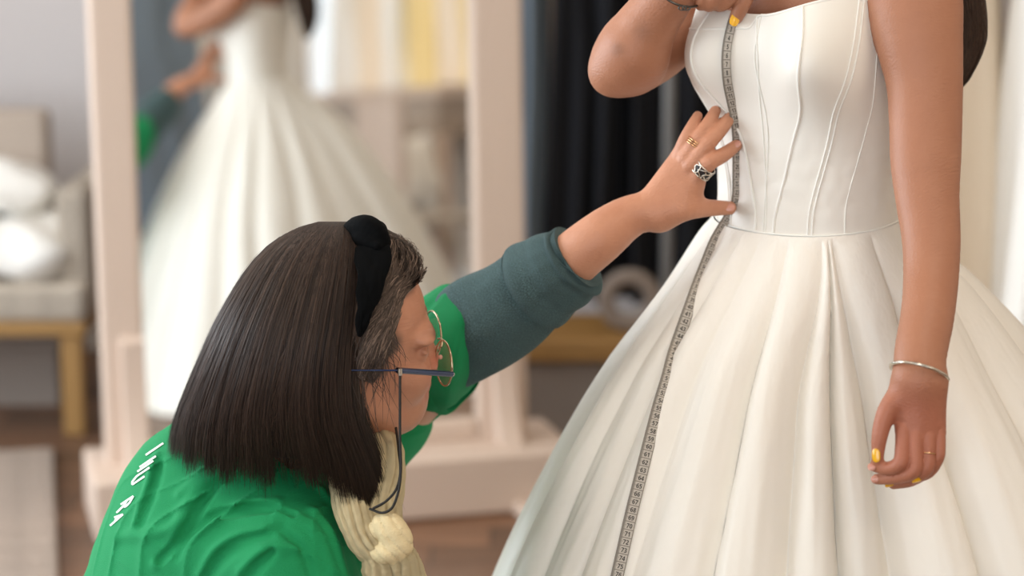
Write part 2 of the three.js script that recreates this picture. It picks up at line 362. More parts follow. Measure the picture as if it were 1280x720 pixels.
// warm ceiling panels
const spots = [[-1.5, -4.9], [0.7, -4.9], [-1.5, -2.2], [0.9, -2.0], [2.2, -0.6], [0.6, 0.4], [2.2, 1.4]];
const spotNames = ['nearest the bench with the bedding', 'above the rack of black garments', 'nearest the side windows', 'above the bride', 'over the console of cream gowns', 'just behind the photographer', 'in the corner by the tall narrow window'];
spots.forEach(([x, z], i) => {
  const t = thing('ceiling_light', 'square white ceiling panel light ' + spotNames[i], 'light', V(x, CEIL - 0.04, z), 'ceiling panel lights');
  const fr = [slab(0.66, 0.04, 0.03, 0, 0.02, 0.315), slab(0.66, 0.04, 0.03, 0, 0.02, -0.315), slab(0.03, 0.04, 0.6, 0.315, 0.02, 0), slab(0.03, 0.04, 0.6, -0.315, 0.02, 0)];
  local('frame', merge(fr), M.frame, t);
  local('diffuser', slab(0.6, 0.012, 0.6, 0, 0.02, 0), std('#ffffff', 0.6, { emissive: WARM, emissiveIntensity: 3 }), t);
  areaLight(WARM, L_CEIL, 0.58, 0.58, V(x, CEIL - 0.05, z), V(x, 0, z), 'ceiling_light_glow');
});

// ------------------------------------------------------------------ standing mirror
const YAW = 0.262, LEAN = 0.060;
const mirrorAt = V(-0.24, 0.91, -5.1);
{
  const n = V(0.259, 0.060, 0.965).normalize();
  const t = thing('standing_mirror', 'large pale pink wooden standing mirror reflecting the white gown', 'mirror', V(mirrorAt.x, 0, mirrorAt.z));
  t.rotation.y = YAW;
  // local x of the ray of a picture point on the mirror plane
  const hit = (px, py) => { const p = P(px, py, 1).sub(camera.position); const k = V().subVectors(mirrorAt, camera.position).dot(n) / p.dot(n); const w = camera.position.clone().addScaledVector(p, k).sub(V(mirrorAt.x, 0, mirrorAt.z)); return V(w.x * Math.cos(YAW) - w.z * Math.sin(YAW), w.y, w.x * Math.sin(YAW) + w.z * Math.cos(YAW)); };
  const xl0 = hit(116, 200).x, xl1 = hit(170, 200).x, xr0 = hit(589, 200).x, xr1 = hit(652, 200).x;
  const panel = new THREE.Group(); panel.name = 'mirror_frame'; panel.rotation.x = -LEAN; panel.position.set(0, 0.91, 0); t.add(panel);
  const top = 1.15, bot = -0.72;
  const beam = (name, x0, x1, y0, y1, dz = 0) => local(name, box(x1 - x0, y1 - y0, 0.055, (x0 + x1) / 2, (y0 + y1) / 2, dz, 0.012), M.paleWood, panel);
  beam('frame_post', xl0, xl1, bot - 0.08, top + 0.1); beam('frame_post', xr0, xr1, bot - 0.08, top + 0.1);
  beam('frame_rail', xl1, xr0, top, top + 0.1); beam('frame_rail', xl1, xr0, bot - 0.05, bot + 0.0);
  local('mirror_glass', slab(xr0 - xl1 + 0.02, top - bot + 0.02, 0.006, (xl1 + xr0) / 2, (top + bot) / 2, -0.003), M.mirror, panel);
  local('backing_board', slab(xr1 - xl0 - 0.04, top - bot, 0.012, (xl1 + xr0) / 2, (top + bot) / 2, -0.014), M.taupe, panel);
  // base ledge and side braces
  local('base', box(xr1 - xl0 + 0.12, 0.14, 0.32, (xl0 + xr1) / 2 + 0.02, 0.075, 0.07, 0.01), M.paleWood, t);
  for (const x of [xl0 + 0.07, xr1 - 0.06]) {
    const s = new THREE.Shape(); s.moveTo(0.02, 0.1); s.lineTo(0.2, 0.1); s.quadraticCurveTo(0.07, 0.16, 0.06, 0.42); s.lineTo(0.02, 0.44);
    const g = new THREE.ExtrudeGeometry(s, { depth: 0.045, bevelEnabled: true, bevelSize: 0.004, bevelThickness: 0.004, bevelSegments: 2 });
    g.rotateY(-Math.PI / 2); g.translate(x + 0.02, 0, 0.02);
    local('brace', g, M.paleWood, t);
  }
  for (const x of [xl0 + 0.04, xr1 - 0.02]) local('foot', box(0.12, 0.03, 0.44, x, 0.016, 0.08, 0.01), M.paleWood, t);
}

// ------------------------------------------------------------------ soft furnishings of the background
// crumpled cushion / folded cloth
function pillowGeo(w, h, d, seedNo, lump = 0.02) {
  return surface(48, 24, (u, v) => {
    const a = u * 2 * Math.PI, e = (v - 0.5) * Math.PI, p = (q) => Math.sign(q) * Math.pow(Math.abs(q), 0.62);
    let x = p(Math.cos(a)) * p(Math.cos(e)) * w / 2, z = p(Math.sin(a)) * p(Math.cos(e)) * d / 2, y = Math.sin(e) * h / 2;
    const q = nz(x * 7 + seedNo, y * 9, z * 7) * lump * 2;
    return V(x + q * 0.4, y + q + 0.6 * lump * Math.sin(x * 22 + z * 9 + seedNo), z + q * 0.5);
  }, true, 2, 2);
}
// gown hanging on a rail: origin at the hanger hook's foot, falls h metres
function gownGeo(w, d, h, folds, k, flare = 1) {
  return surface(160, 60, (u, v) => {
    const a = u * 2 * Math.PI, t = v;
    const ww = w / 2 * lerp(0.62, 1, smooth(0.0, 0.12, t)) * lerp(lerp(1, 0.72, smooth(0.05, 0.3, t)), flare, smooth(0.3, 1, t)) * (t < 0.02 ? t / 0.02 : 1);
    const dd = d / 2 * lerp(0.4, 1, smooth(0, 0.5, t)) * (t < 0.02 ? t / 0.02 : 1);
    const f = smooth(0.2, 0.7, t) * (0.022 * Math.cos(a * folds + k + 1.5 * Math.sin(t * 3 + k)) + 0.014 * Math.cos(a * (folds * 0.62 | 0) + 2 * k) + 0.02 * nz(Math.cos(a) * 3 + k, t * 2, Math.sin(a) * 3));
    return V(Math.cos(a) * (ww + f), -t * h, Math.sin(a) * (dd + f));
  }, true, 2, 3);
}
function gown(label, mat, pos, turn, w, d, h, folds, k, group, name = 'hanging_gown', flare = 1.15) {
  const t = thing(name, label, name === 'hanging_gown' ? 'gown' : 'garment', pos, group); t.rotation.y = turn;
  local('cloth', gownGeo(w, d, h, folds, k, flare), mat, t);
  local('hanger', merge([tube([V(-w * 0.3, -0.02, 0), V(-w * 0.15, 0.01, 0), V(0, 0.03, 0), V(w * 0.15, 0.01, 0), V(w * 0.3, -0.02, 0)], 0.006, 20), tube([V(0, 0.03, 0), V(0, 0.055, 0), V(0.018, 0.075, 0), V(0, 0.095, 0), V(-0.016, 0.085, 0)], 0.003, 16)]), M.steel, t);
  return t;
}
function rack(label, a, b, y, mat = M.steel) {
  const t = thing('clothes_rack', label, 'clothes rack', V((a.x + b.x) / 2, 0, (a.z + b.z) / 2));
  part('rail', tube([V(a.x, y, a.z), V(b.x, y, b.z)], 0.014, 4, 10), mat, t);
  const side = V(b.z - a.z, 0, a.x - b.x).normalize();
  for (const p of [a, b]) {
    part('upright', tube([V(p.x, 0.04, p.z), V(p.x, y, p.z)], 0.018, 4, 10), mat, t);
    part('foot', tube([V(p.x, 0.02, p.z).addScaledVector(side, 0.24), V(p.x, 0.03, p.z), V(p.x, 0.02, p.z).addScaledVector(side, -0.24)], 0.018, 8, 8), mat, t);
  }
  return t;
}

// bench with white bedding, left of the mirror
{
  const cz = -5.95, x0 = -2.5, x1 = -1.1, z0 = -6.25, z1 = -5.62;
  const t = thing('upholstered_bench', 'beige upholstered bench with golden wooden legs heaped with white fabric', 'bench', V((x0 + x1) / 2, 0, (z0 + z1) / 2));
  part('seat', box(x1 - x0, 0.10, z1 - z0, (x0 + x1) / 2, 0.355, (z0 + z1) / 2, 0.03), M.linen, t);
  part('seat_rail', box(x1 - x0 - 0.02, 0.04, z1 - z0 - 0.02, (x0 + x1) / 2, 0.29, (z0 + z1) / 2), M.goldWood, t);
  for (const x of [x0 + 0.05, x1 - 0.05]) for (const z of [z0 + 0.05, z1 - 0.05]) part('leg', box(0.055, 0.29, 0.055, x, 0.145, z), M.goldWood, t);
  part('arm_rest', box(0.09, 0.30, z1 - z0 - 0.1, x1 - 0.045, 0.5, (z0 + z1) / 2 - 0.02, 0.035), M.linen, t);
  const bk = box(x1 - x0 - 0.2, 0.40, 0.08, (x0 + x1) / 2 - 0.1, 0.6, z0 + 0.04, 0.03); part('backrest', bk, M.beigeCloth, t);
  const items = [[-1.36, 0.475, -5.82, 0.44, 0.15, 0.40, 'folded white fabric at the near end of the bench, right against the armrest', 'folded_fabric', 'fabric'],
    [-1.50, 0.60, -5.98, 0.52, 0.14, 0.40, 'rumpled white cloth lying on top of the folded fabric on the bench', 'folded_fabric', 'fabric'],
    [-1.98, 0.52, -5.9, 0.5, 0.24, 0.4, 'plump white cushion at the far left end of the bench', 'cushion', 'cushion']];
  items.forEach(([x, y, z, w, h, d, label, name, cat], i) => { const q = thing(name, label, cat, V(x, y, z), 'white fabric on the bench'); local('cloth', pillowGeo(w, h, d, i * 5.3, 0.018), M.white, q); });
  const ch = thing('cardboard_box', 'low grey taupe box on the floor beneath the bench', 'box', V(-1.75, 0.1, -6.1));
  local('body', box(1.0, 0.2, 0.3, 0, 0, 0, 0.01), M.taupe, ch); local('lid', box(1.02, 0.05, 0.32, 0, 0.09, 0, 0.01), M.taupe, ch);
}
// rug
{
  const t = thing('rug', 'pale beige woven rug lying on the brown floor in the left corner', 'rug', V(-1.55, 0, -4.5)); t.rotation.y = 0.21;
  local('pile', box(1.15, 0.022, 1.7, 0, 0.011, 0, 0.008), M.rug, t);
  const fr = []; for (let i = 0; i < 60; i++) fr.push(box(0.006, 0.006, 0.05, -0.565 + i * 0.0192, 0.006, 0.87, 0.002)); local('fringe', merge(fr), M.rug, t).userData.kind = 'stuff';
}
// black garments on a rack behind the bride, bench below
{
  const z = -6.0;
  rack('grey metal clothes rack holding black and grey garments', V(-0.06, 0, z), V(1.0, 0, z), 1.95);
  gown('slate grey garment hanging leftmost, right beside the mirror post', M.slateCloth, V(0.052, 1.86, z + 0.02), 1.5, 0.40, 0.07, 1.5, 6, 0.4, 'garments on the metal rack', 'hanging_garment', 1);
  gown('taupe garment hanging between the slate grey garment and the black ones', M.beigeCloth, V(0.118, 1.86, z), 1.5, 0.36, 0.03, 1.48, 5, 2.1, 'garments on the metal rack', 'hanging_garment', 1);
  const names = ['black long garment hanging beside the taupe one', 'black long garment hanging second from the taupe one', 'black long garment hanging third from the taupe one', 'black long garment hanging just left of the grey pole', 'black long garment hanging right of the grey pole, next to the bride', 'black long garment hanging last, hidden behind the bodice'];
  [0.18, 0.285, 0.39, 0.495, 0.60, 0.705].forEach((x, i) => gown(names[i], M.black, V(x, 1.86, z), 1.3, 0.44, 0.10, 1.53, 5 + i % 3, i * 1.7, 'garments on the metal rack', 'hanging_garment', 1));
  const pole = thing('metal_pole', 'slim grey upright pole standing among the black garments', 'pole', V(0.405, 0, -5.70));
  local('shaft', tube([V(0, 0.02, 0), V(0, 2.1, 0)], 0.016, 4, 12), M.steel, pole); local('base_plate', new THREE.CylinderGeometry(0.13, 0.14, 0.02, 32).translate(0, 0.01, 0), M.steel, pole);
  const b = thing('low_wooden_bench', 'low golden brown wooden bench with grey front below the black garments', 'bench', V(0.32, 0, -5.62));
  local('top', box(0.70, 0.06, 0.34, 0, 0.27, 0, 0.012), M.goldWood, b); local('front_panel', box(0.64, 0.24, 0.02, 0, 0.12, 0.12), M.taupe, b);
  for (const s of [-1, 1]) local('side_panel', box(0.03, 0.24, 0.28, s * 0.32, 0.12, 0), M.taupe, b);
  const h = thing('hoop', 'pale grey ring standing upright on the low wooden bench behind the skirt', 'ring', V(0.30, 0.30, -5.55));
  const g = new THREE.TorusGeometry(0.06, 0.022, 18, 48); g.scale(1, 1, 0.7); g.translate(0, 0.082, 0); local('rim', g, M.taupe, h);
}
// cream gowns at the right edge
{
  const z = -4.3;
  rack('long rail for the cream bridal gowns at the right edge', V(0.72, 0, z), V(2.2, 0, z), 1.98);
  gown('cream satin gown with deep folds hanging nearest the bride, behind her arm', M.cream, V(0.82, 1.88, z), 0.9, 0.44, 0.24, 1.78, 7, 0.3, 'bridal gowns on the long rail');
  gown('bright white gown hanging at the far right edge, next to the cream one', M.white, V(1.095, 1.88, z + 0.05), 0.8, 0.46, 0.28, 1.8, 6, 1.9, 'bridal gowns on the long rail');
  gown('cream gown hanging third on the rail, beyond the bright white one', M.cream, V(1.42, 1.88, z), 1.15, 0.44, 0.24, 1.78, 7, 3.1, 'bridal gowns on the long rail');
}
// what the mirror sees along the right wall
{
  const t = thing('console_table', 'long beige wooden console along the right wall, seen in the mirror', 'console', V(2.72, 0, 0.85));
  local('top', box(0.5, 0.05, 2.0, 0, 1.04, 0), M.paleWood, t); local('apron', box(0.46, 0.2, 1.94, 0, 0.92, 0), M.beigeCloth, t);
  for (const x of [-0.2, 0.2]) for (const z of [-0.95, 0.95]) local('leg', box(0.06, 0.84, 0.06, x, 0.42, z), M.paleWood, t);
  rack('wall side rail of gowns above the console, seen in the mirror', V(2.98, 0, -0.3), V(2.98, 0, 1.9), 2.3);
  const mats = [M.butter, M.cream, M.butter, M.white, M.cream, M.white];
  const names = ['butter yellow gown, first above the console', 'cream gown, second above the console', 'butter yellow gown, third above the console', 'white gown, fourth above the console', 'cream gown, fifth above the console', 'white gown, last above the console'];
  mats.forEach((m, i) => gown(names[i] + ', seen in the mirror', m, V(2.9, 2.2, 0.10 + i * 0.31), Math.PI / 2 + 0.3, 0.36, 0.2, 1.12, 6, i * 1.3, 'gowns above the console'));
  const c = thing('wooden_chair', 'pale wooden chair with white cloth over its back, seen in the mirror', 'chair', V(2.2, 0, -0.45));
  local('seat', box(0.44, 0.05, 0.44, 0, 0.44, 0, 0.015), M.linen, c);
  for (const x of [-0.19, 0.19]) for (const z of [-0.19, 0.19]) local('leg', box(0.045, 0.44, 0.045, x, 0.22, z), M.paleWood, c);
  for (const z of [-0.19, 0.19]) local('back_post', box(0.045, 0.58, 0.045, -0.19, 0.74, z), M.paleWood, c);
  local('backrest', box(0.035, 0.36, 0.42, -0.19, 0.82, 0), M.paleWood, c);
  const f = thing('folded_fabric', 'heap of white tulle on the low stool beside the chair, seen in the mirror', 'fabric', V(2.25, 0.60, 0.14)); local('cloth', pillowGeo(0.6, 0.5, 0.68, 3, 0.05), M.white, f);
  const st = thing('floor_stool', 'low beige stool carrying the heap of tulle, seen in the mirror', 'stool', V(2.25, 0, 0.14)); local('cushion', box(0.6, 0.1, 0.66, 0, 0.31, 0, 0.03), M.linen, st); for (const x of [-0.24, 0.24]) for (const z of [-0.28, 0.28]) local('leg', box(0.05, 0.26, 0.05, x, 0.13, z), M.paleWood, st);
  rack('short dark rail for the slate coats, seen in the mirror', V(1.1, 0, 0.9), V(1.75, 0, 0.9), 1.95);
  gown('slate blue long coat on the short rail, left of the other, seen in the mirror', M.slateCloth, V(1.32, 1.86, 0.9), 0.3, 0.42, 0.2, 1.45, 5, 0.9, 'coats on the short rail', 'hanging_coat', 1);
  gown('slate blue long coat on the short rail, right of the other, seen in the mirror', M.slateCloth, V(1.52, 1.86, 0.93), 0.3, 0.42, 0.2, 1.5, 5, 2.9, 'coats on the short rail', 'hanging_coat', 1);
}

// ------------------------------------------------------------------ skin colours (the skin's own: paler palms, redder knuckles, freckles)
function skinColour(base, blotch = 0.06) {
  return (x, y, z) => { const n = nz(x * 38, y * 38, z * 38) * blotch + nz(x * 150, y * 150, z * 150) * blotch * 0.7; return [base[0] * (1 + n * 0.7), base[1] * (1 + n), base[2] * (1 + n * 1.1)]; };
}
// a small nail plate lying on the fingertip: centre, length direction, outward direction
function nailGeo(c, along, out, len, wid, curve = 0.35) {
  const A = along.clone().normalize(), O = out.clone().addScaledVector(A, -out.dot(A)).normalize(), X = V().crossVectors(A, O);
  const sheet = (lift) => surface(12, 12, (u, v) => {
    const s = (u - 0.5) * 2, t = (v - 0.5) * 2, w = Math.sqrt(Math.max(0, 1 - Math.pow(Math.abs(t), 3.2)));
    const q = s * w;
    return c.clone().addScaledVector(X, q * wid / 2).addScaledVector(A, t * len / 2).addScaledVector(O, lift - curve * wid * 0.5 * q * q - 0.0006 * t * t);
  });
  return merge([sheet(0.0006), sheet(-0.0006)]);
}
// finger as a chain of joints; adds pads and knuckles
function finger(s, pts, rs, k = 0.0035) { s.chain(pts, rs, k); return s; }
// a plain relaxed hand for hands outside the picture
function plainHand(s, wrist, dir, back, thumb, curl = 0.5, size = 1) {
  const A = dir.clone().normalize(), B = back.clone().addScaledVector(A, -back.dot(A)).normalize(), T = V().crossVectors(A, B); if (T.dot(thumb) < 0) T.negate();
  const pt = (a, t, b) => wrist.clone().addScaledVector(A, a * size).addScaledVector(T, t * size).addScaledVector(B, b * size);
  for (const t of [0.028, 0.010, -0.009, -0.026]) s.cone(pt(0.0, t * 0.5, 0), pt(0.085 - Math.abs(t - 0.008) * 0.25, t, 0), 0.018 * size, 0.0115 * size, 0.014);
  [[0.028, 0.072], [0.010, 0.08], [-0.009, 0.075], [-0.026, 0.06]].forEach(([t, len]) => {
    let p = pt(0.083 - Math.abs(t - 0.008) * 0.3, t, 0), a = 0.25 * curl; const pts = [p], rs = [0.0105 * size];
    for (const [f, r] of [[0.45, 0.0095], [0.3, 0.0085], [0.25, 0.0072]]) { a += curl * 0.75; p = p.clone().addScaledVector(A, Math.cos(a) * len * f * size).addScaledVector(B, -Math.sin(a) * len * f * size); pts.push(p); rs.push(r * size); }
    finger(s, pts, rs);
  });
  finger(s, [pt(0.02, 0.022, -0.006), pt(0.05, 0.042, -0.016), pt(0.075, 0.047, -0.026), pt(0.096, 0.044, -0.036)], [0.016 * size, 0.0115 * size, 0.010 * size, 0.008 * size], 0.01);
}
// head in its own axes: F forward, L to its left, U up; centre at eye level in the middle of the skull
function headSolid(s, c, F, L, U, k = 1) {
  const p = (f, l, u) => c.clone().addScaledVector(F, f * k).addScaledVector(L, l * k).addScaledVector(U, u * k);
  s.ell(p(-0.012, 0, 0.035), F, L, U, 0.098 * k, 0.074 * k, 0.086 * k, 0.02);
  s.ell(p(0.035, 0, -0.045), F, L, U, 0.058 * k, 0.056 * k, 0.078 * k, 0.03);         // face
  s.ell(p(0.058, 0, -0.092), F, L, U, 0.032 * k, 0.030 * k, 0.026 * k, 0.025);         // chin
  for (const e of [-1, 1]) {
    s.cone(p(-0.005, e * 0.055, -0.055), p(0.055, e * 0.022, -0.095), 0.020 * k, 0.016 * k, 0.03);  // jaw
    s.ell(p(0.062, e * 0.036, -0.035), F, L, U, 0.026 * k, 0.024 * k, 0.026 * k, 0.02);             // cheek
    s.ell(p(0.078, e * 0.028, 0.020), F, L, U, 0.016 * k, 0.026 * k, 0.010 * k, 0.014);             // brow
  }
  for (const e of [-1, 1]) s.ell(p(0.096, e * 0.032, -0.002), F, L, U, 0.016 * k, 0.018 * k, 0.012 * k, 0.012, true);   // eye sockets
  for (const e of [-1, 1]) { s.ell(p(0.074, e * 0.031, -0.003), F, L, U, 0.0125 * k, 0.0135 * k, 0.012 * k, 0.004); s.cone(p(0.083, e * 0.020, 0.004), p(0.079, e * 0.044, 0.003), 0.0042 * k, 0.0038 * k, 0.004); }
  s.chain([p(0.082, 0, 0.012), p(0.088, 0, -0.012), p(0.0945, 0, -0.032)], [0.009 * k, 0.010 * k, 0.011 * k], 0.012);     // nose
  for (const e of [-1, 1]) s.ell(p(0.090, e * 0.013, -0.036), F, L, U, 0.012 * k, 0.008 * k, 0.008 * k, 0.007);
  s.cone(p(0.085, -0.016, -0.066), p(0.085, 0.016, -0.066), 0.0055 * k, 0.0055 * k, 0.009); s.ell(p(0.0905, 0, -0.065), F, L, U, 0.006 * k, 0.012 * k, 0.005 * k, 0.006);
  s.cone(p(0.083, -0.014, -0.077), p(0.083, 0.014, -0.077), 0.006 * k, 0.006 * k, 0.008);
  s.ell(p(0.096, 0, -0.0712), F, L, U, 0.010 * k, 0.024 * k, 0.0016 * k, 0.003, true);                               // mouth line
  for (const e of [-1, 1]) {                                                                                         // ears
    s.ell(p(-0.012, e * 0.074, -0.008), F.clone().addScaledVector(L, e * -0.35).normalize(), L.clone().addScaledVector(F, e * 0.35).normalize(), U, 0.019 * k, 0.007 * k, 0.032 * k, 0.008);
    s.ell(p(-0.006, e * 0.083, -0.004), F, L, U, 0.010 * k, 0.006 * k, 0.018 * k, 0.006, true);
  }
  return p;
}

// ------------------------------------------------------------------ the bride: her own axes
const TURN = 42 * Math.PI / 180, bride0 = P(1010, 265, 2.85), WAIST = bride0.y;
const bF = V(-Math.sin(TURN), 0, Math.cos(TURN)), bL = V(Math.cos(TURN), 0, Math.sin(TURN)), bU = V(0, 1, 0);
const B = (l, h, w) => V(bride0.x + bL.x * l + bF.x * w, WAIST + h, bride0.z + bL.z * l + bF.z * w);
const bride = thing('person', 'bride in a white strapless satin gown holding the tape at her bust', 'person', V(bride0.x, 0, bride0.z));

// bodice cross-section: a half width, f front depth, k back depth, by height over the waist
const HA = [[-0.03, 0.126], [0, 0.123], [0.06, 0.124], [0.12, 0.131], [0.18, 0.140], [0.23, 0.143], [0.30, 0.141]];
const HF = [[-0.03, 0.098], [0, 0.095], [0.06, 0.094], [0.12, 0.097], [0.18, 0.106], [0.23, 0.112], [0.30, 0.108]];
const HB = [[-0.03, 0.105], [0, 0.098], [0.06, 0.094], [0.14, 0.098], [0.22, 0.106], [0.30, 0.11]];
function bodiceAt(th, h, grow = 0) {          // th: 0 front, + to her left
  const a = table(HA, h) + grow, co = Math.cos(th), si = Math.sin(th), d = (co > 0 ? table(HF, h) : table(HB, h)) + grow;
  let l = a * Math.sign(si) * Math.pow(Math.abs(si), 0.92), w = d * Math.sign(co) * Math.pow(Math.abs(co), 0.92);
  const front = smooth(0.05, 0.55, co);
  const bump = (Math.exp(-(((l - 0.078) / 0.052) ** 2)) + Math.exp(-(((l + 0.078) / 0.052) ** 2))) * 0.050 * Math.exp(-(((h - 0.196) / (h > 0.196 ? 0.075 : 0.058)) ** 2));
  w += bump * front; l *= 1 + 0.35 * bump * front / 0.05 * 0.3;
  return B(l, h, w);
}
const topEdge = (th) => 0.263 + 0.010 * Math.sin(th) + 0.012 * Math.exp(-(((Math.abs(th) - 0.75) / 0.4) ** 2)) - 0.006 * Math.exp(-((th / 0.3) ** 2)) - 0.02 * smooth(1.8, 3.0, Math.abs(th));
const waistEdge = (th) => -0.012 * Math.cos(th) - 0.004;
const bodiceGeo = surface(240, 110, (u, v) => {
  const th = u * 2 * Math.PI - Math.PI, top = topEdge(th), bot = waistEdge(th);
  if (v < 0.9) { const s = v / 0.9, h = lerp(bot, top, s); const wr = 0.0011 * nz(Math.sin(th) * 6, h * 60, Math.cos(th) * 6) * smooth(0.5, 0, Math.abs(h - 0.05) / 0.2) ; return bodiceAt(th, h, wr); }
  if (v < 0.95) { const s = (v - 0.9) / 0.05 * Math.PI; return bodiceAt(th, top + 0.0016 * Math.sin(s), -0.0022 * (1 - Math.cos(s)) * 0.5); }
  return bodiceAt(th, lerp(top, top - 0.05, (v - 0.95) / 0.05), -0.0024);
}, true, 0.8, 0.28);
const bodice = part('bodice', bodiceGeo, M.satin, bride, bride, 'white satin boned strapless bodice');

// skirt: R by drop below the waist; pleats as lobes between creases
const SKIRT_R = [[0, 0.112], [0.03, 0.134], [0.078, 0.164], [0.12, 0.190], [0.205, 0.243], [0.33, 0.311], [0.475, 0.378], [0.75, 0.48], [1.04, 0.58]];
// creases: angle round the waist (0 = towards the lens, + to picture right), how deep it cuts, angle at the waist; then the lobe that follows: height, sharpness (0.5 sharp .. 1 soft), skew
const CREASES = [[-88, 0.010, -88, 0.022, 0.8, 0.2], [-72, 0.006, -72, 0.016, 0.9, 0.3], [-59, 0.018, -58, 0.024, 0.7, -0.3], [-44, 0.008, -42, 0.022, 0.9, 0.3], [-25.5, 0.020, -20, 0.032, 0.65, -0.4], [-9.5, 0.022, 1, 0.034, 0.55, 0.6], [2.5, 0.036, 4.5, 0.032, 0.5, -0.7], [15, 0.030, 7, 0.040, 0.6, 0.3], [33, 0.024, 30, 0.036, 0.65, -0.3], [54, 0.010, 54, 0.026, 0.85, 0.3], [74, 0.016, 74, 0.030, 0.7, 0.0], [95, 0.016, 95, 0.03, 0.7, 0.3]];
for (let a = 114; a < 262; a += 15 + (a * 7) % 9) CREASES.push([a, 0.014, a, 0.026 + ((a * 3) % 7) * 0.001, 0.7, ((a * 13) % 10) / 10 - 0.5]);
function lobe(psi, t) {
  const wob = 1.3 * Math.sin(t * 7 + psi * 0.07) * smooth(0.1, 0.5, t);
  const open = smooth(0, 0.22, t), at = (c) => lerp(c[2], c[0], open);
  let d = ((psi + wob + 88) % 360 + 360) % 360 - 88, i = 0;
  while (i < CREASES.length - 1 && at(CREASES[i + 1]) <= d) i++;
  const c = CREASES[i], e = CREASES[(i + 1) % CREASES.length], a = at(c), b = i < CREASES.length - 1 ? at(e) : 272;
  const s = clamp((d - a) / (b - a), 0, 1), q = c[5] > 0 ? Math.pow(s, 1 + c[5]) : 1 - Math.pow(1 - s, 1 - c[5]), u = 2 * q - 1;
  return -lerp(c[1], e[1], s) + c[3] * Math.pow(Math.max(0, 1 - u * u), c[4]) + 0.005 * nz(psi * 0.11, t * 2.2, 3) * smooth(0, 0.4, t) + 0.0022 * nz(psi * 0.4, t * 5, 9) * smooth(0, 0.3, t);
}
function skirtAt(psiDeg, t) {                   // t: drop below the waist seam
  const th = (psiDeg * Math.PI / 180) + TURN, psi = psiDeg * Math.PI / 180;
  const waist = bodiceAt(th, waistEdge(th)), wl = Math.hypot(waist.x - bride0.x, waist.z - bride0.z);
  const wide = 1 + 0.34 * smooth(0.3, 1, Math.sin(psi)) * smooth(0, 0.08, t) + 0.10 * smooth(0.2, 1, -Math.cos(psi)) - 0.13 * smooth(0.3, 1, Math.cos(psi - 0.5)) * smooth(0, 0.2, t);
  const R = table(SKIRT_R, t) * wide;
  const r = R + (wl + 0.0025 - 0.112 * wide) * (1 - smooth(-0.02, 0.16, t)) / (1 - smooth(-0.02, 0.16, 0)) + lobe(psiDeg, t) * (0.22 + 0.78 * smooth(0.0, 0.26, t)) * (1 + 0.35 * smooth(0.3, 1, t)) * smooth(0, 0.02, t);
  const y = WAIST + waistEdge(th) * (1 - smooth(0, 0.2, t)) - t;
  return V(bride0.x + Math.sin(psi) * r, Math.max(y, 0.004), bride0.z + Math.cos(psi) * r);
}
const skirtGeo = surface(900, 150, (u, v) => skirtAt(u * 360 - 180, Math.pow(v, 1.35) * (WAIST - 0.006)), true, 4, 1.3, true);
const skirt = part('skirt', skirtGeo, M.satin, bride, bride, 'full white satin skirt falling in deep pleats');
scene.updateMatrixWorld(true);

const rayc = new THREE.Raycaster();
function meet(px, py, ...meshes) {               // where the ray of a picture point meets the cloth
  const p = P(px, py, 1);
  rayc.set(camera.position.clone(), p.clone().sub(camera.position).normalize());
  const h = rayc.intersectObjects(meshes, false)[0];
  return h ? h.point : null;
}
const depthOf = (p) => -((p.y - EYE) * -0 + 0) + ((p.y - EYE) * -S + (p.z) * -C);

// seams: traced once on the bodice, mirrored to her other side
const SEAMS = [[[946, 18], [947, 70], [949, 105], [957, 140], [960, 180], [958, 225], [955, 268]], [[1003, 6], [1001, 60], [1000, 125], [992, 175], [979, 230], [969, 270]], [[1073, 8], [1066, 60], [1055, 105], [1040, 150], [1027, 205], [1012, 262]], [[1092, 120], [1082, 165], [1070, 210], [1058, 256]]];
const inverse = (p) => {                          // picture-side point -> (th, h)
  const h = p.y - WAIST; let best = 0, bd = 9;
  for (let th = -Math.PI; th < Math.PI; th += 0.004) { const q = bodiceAt(th, h), d = (q.x - p.x) ** 2 + (q.z - p.z) ** 2; if (d < bd) { bd = d; best = th; } }
  return [best, h];
};
SEAMS.forEach((line, n) => {
  const pts = line.map(([x, y]) => meet(x, y, bodice)).filter((p) => p && depthOf(p) < 2.84).map(inverse);
  if (pts.length < 3) return;
  const thick = n === 1 ? 0.0018 : n === 2 ? 0.0013 : 0.0009;
  pts.unshift([pts[0][0], topEdge(pts[0][0]) - 0.001]); pts.push([pts[pts.length - 1][0] - (pts[1][0] - pts[pts.length - 1][0]) * 0.03, waistEdge(pts[pts.length - 1][0])]);
  const dense = Array.from({ length: 41 }, (_, i) => { const t = i / 40 * (pts.length - 1); return [table(pts.map((p, k) => [k, p[0]]), t), table(pts.map((p, k) => [k, p[1]]), t)]; });
  for (const side of [1, -1]) {
    const fixed = (n === 2 ? [0, 0.05] : [0]).map((dth) => tube(dense.map(([th, h]) => bodiceAt(side * (th + dth), clamp(h, waistEdge(th), topEdge(th)), 0.0004)), thick, 90, 8));
    part('boning_seam', merge(fixed), M.satinSeam, bride, bodice);
  }
});
part('neckline_edge', tube(Array.from({ length: 90 }, (_, i) => { const th = i / 90 * 2 * Math.PI; return bodiceAt(th, topEdge(th) - 0.0005, -0.0008); }), 0.0018, 240, 8, true), M.satinSeam, bride, bodice);
part('waist_seam', tube(Array.from({ length: 90 }, (_, i) => { const th = i / 90 * 2 * Math.PI; return bodiceAt(th, waistEdge(th) + 0.001, 0.001); }), 0.0016, 240, 8, true), M.satinSeam, bride, bodice);

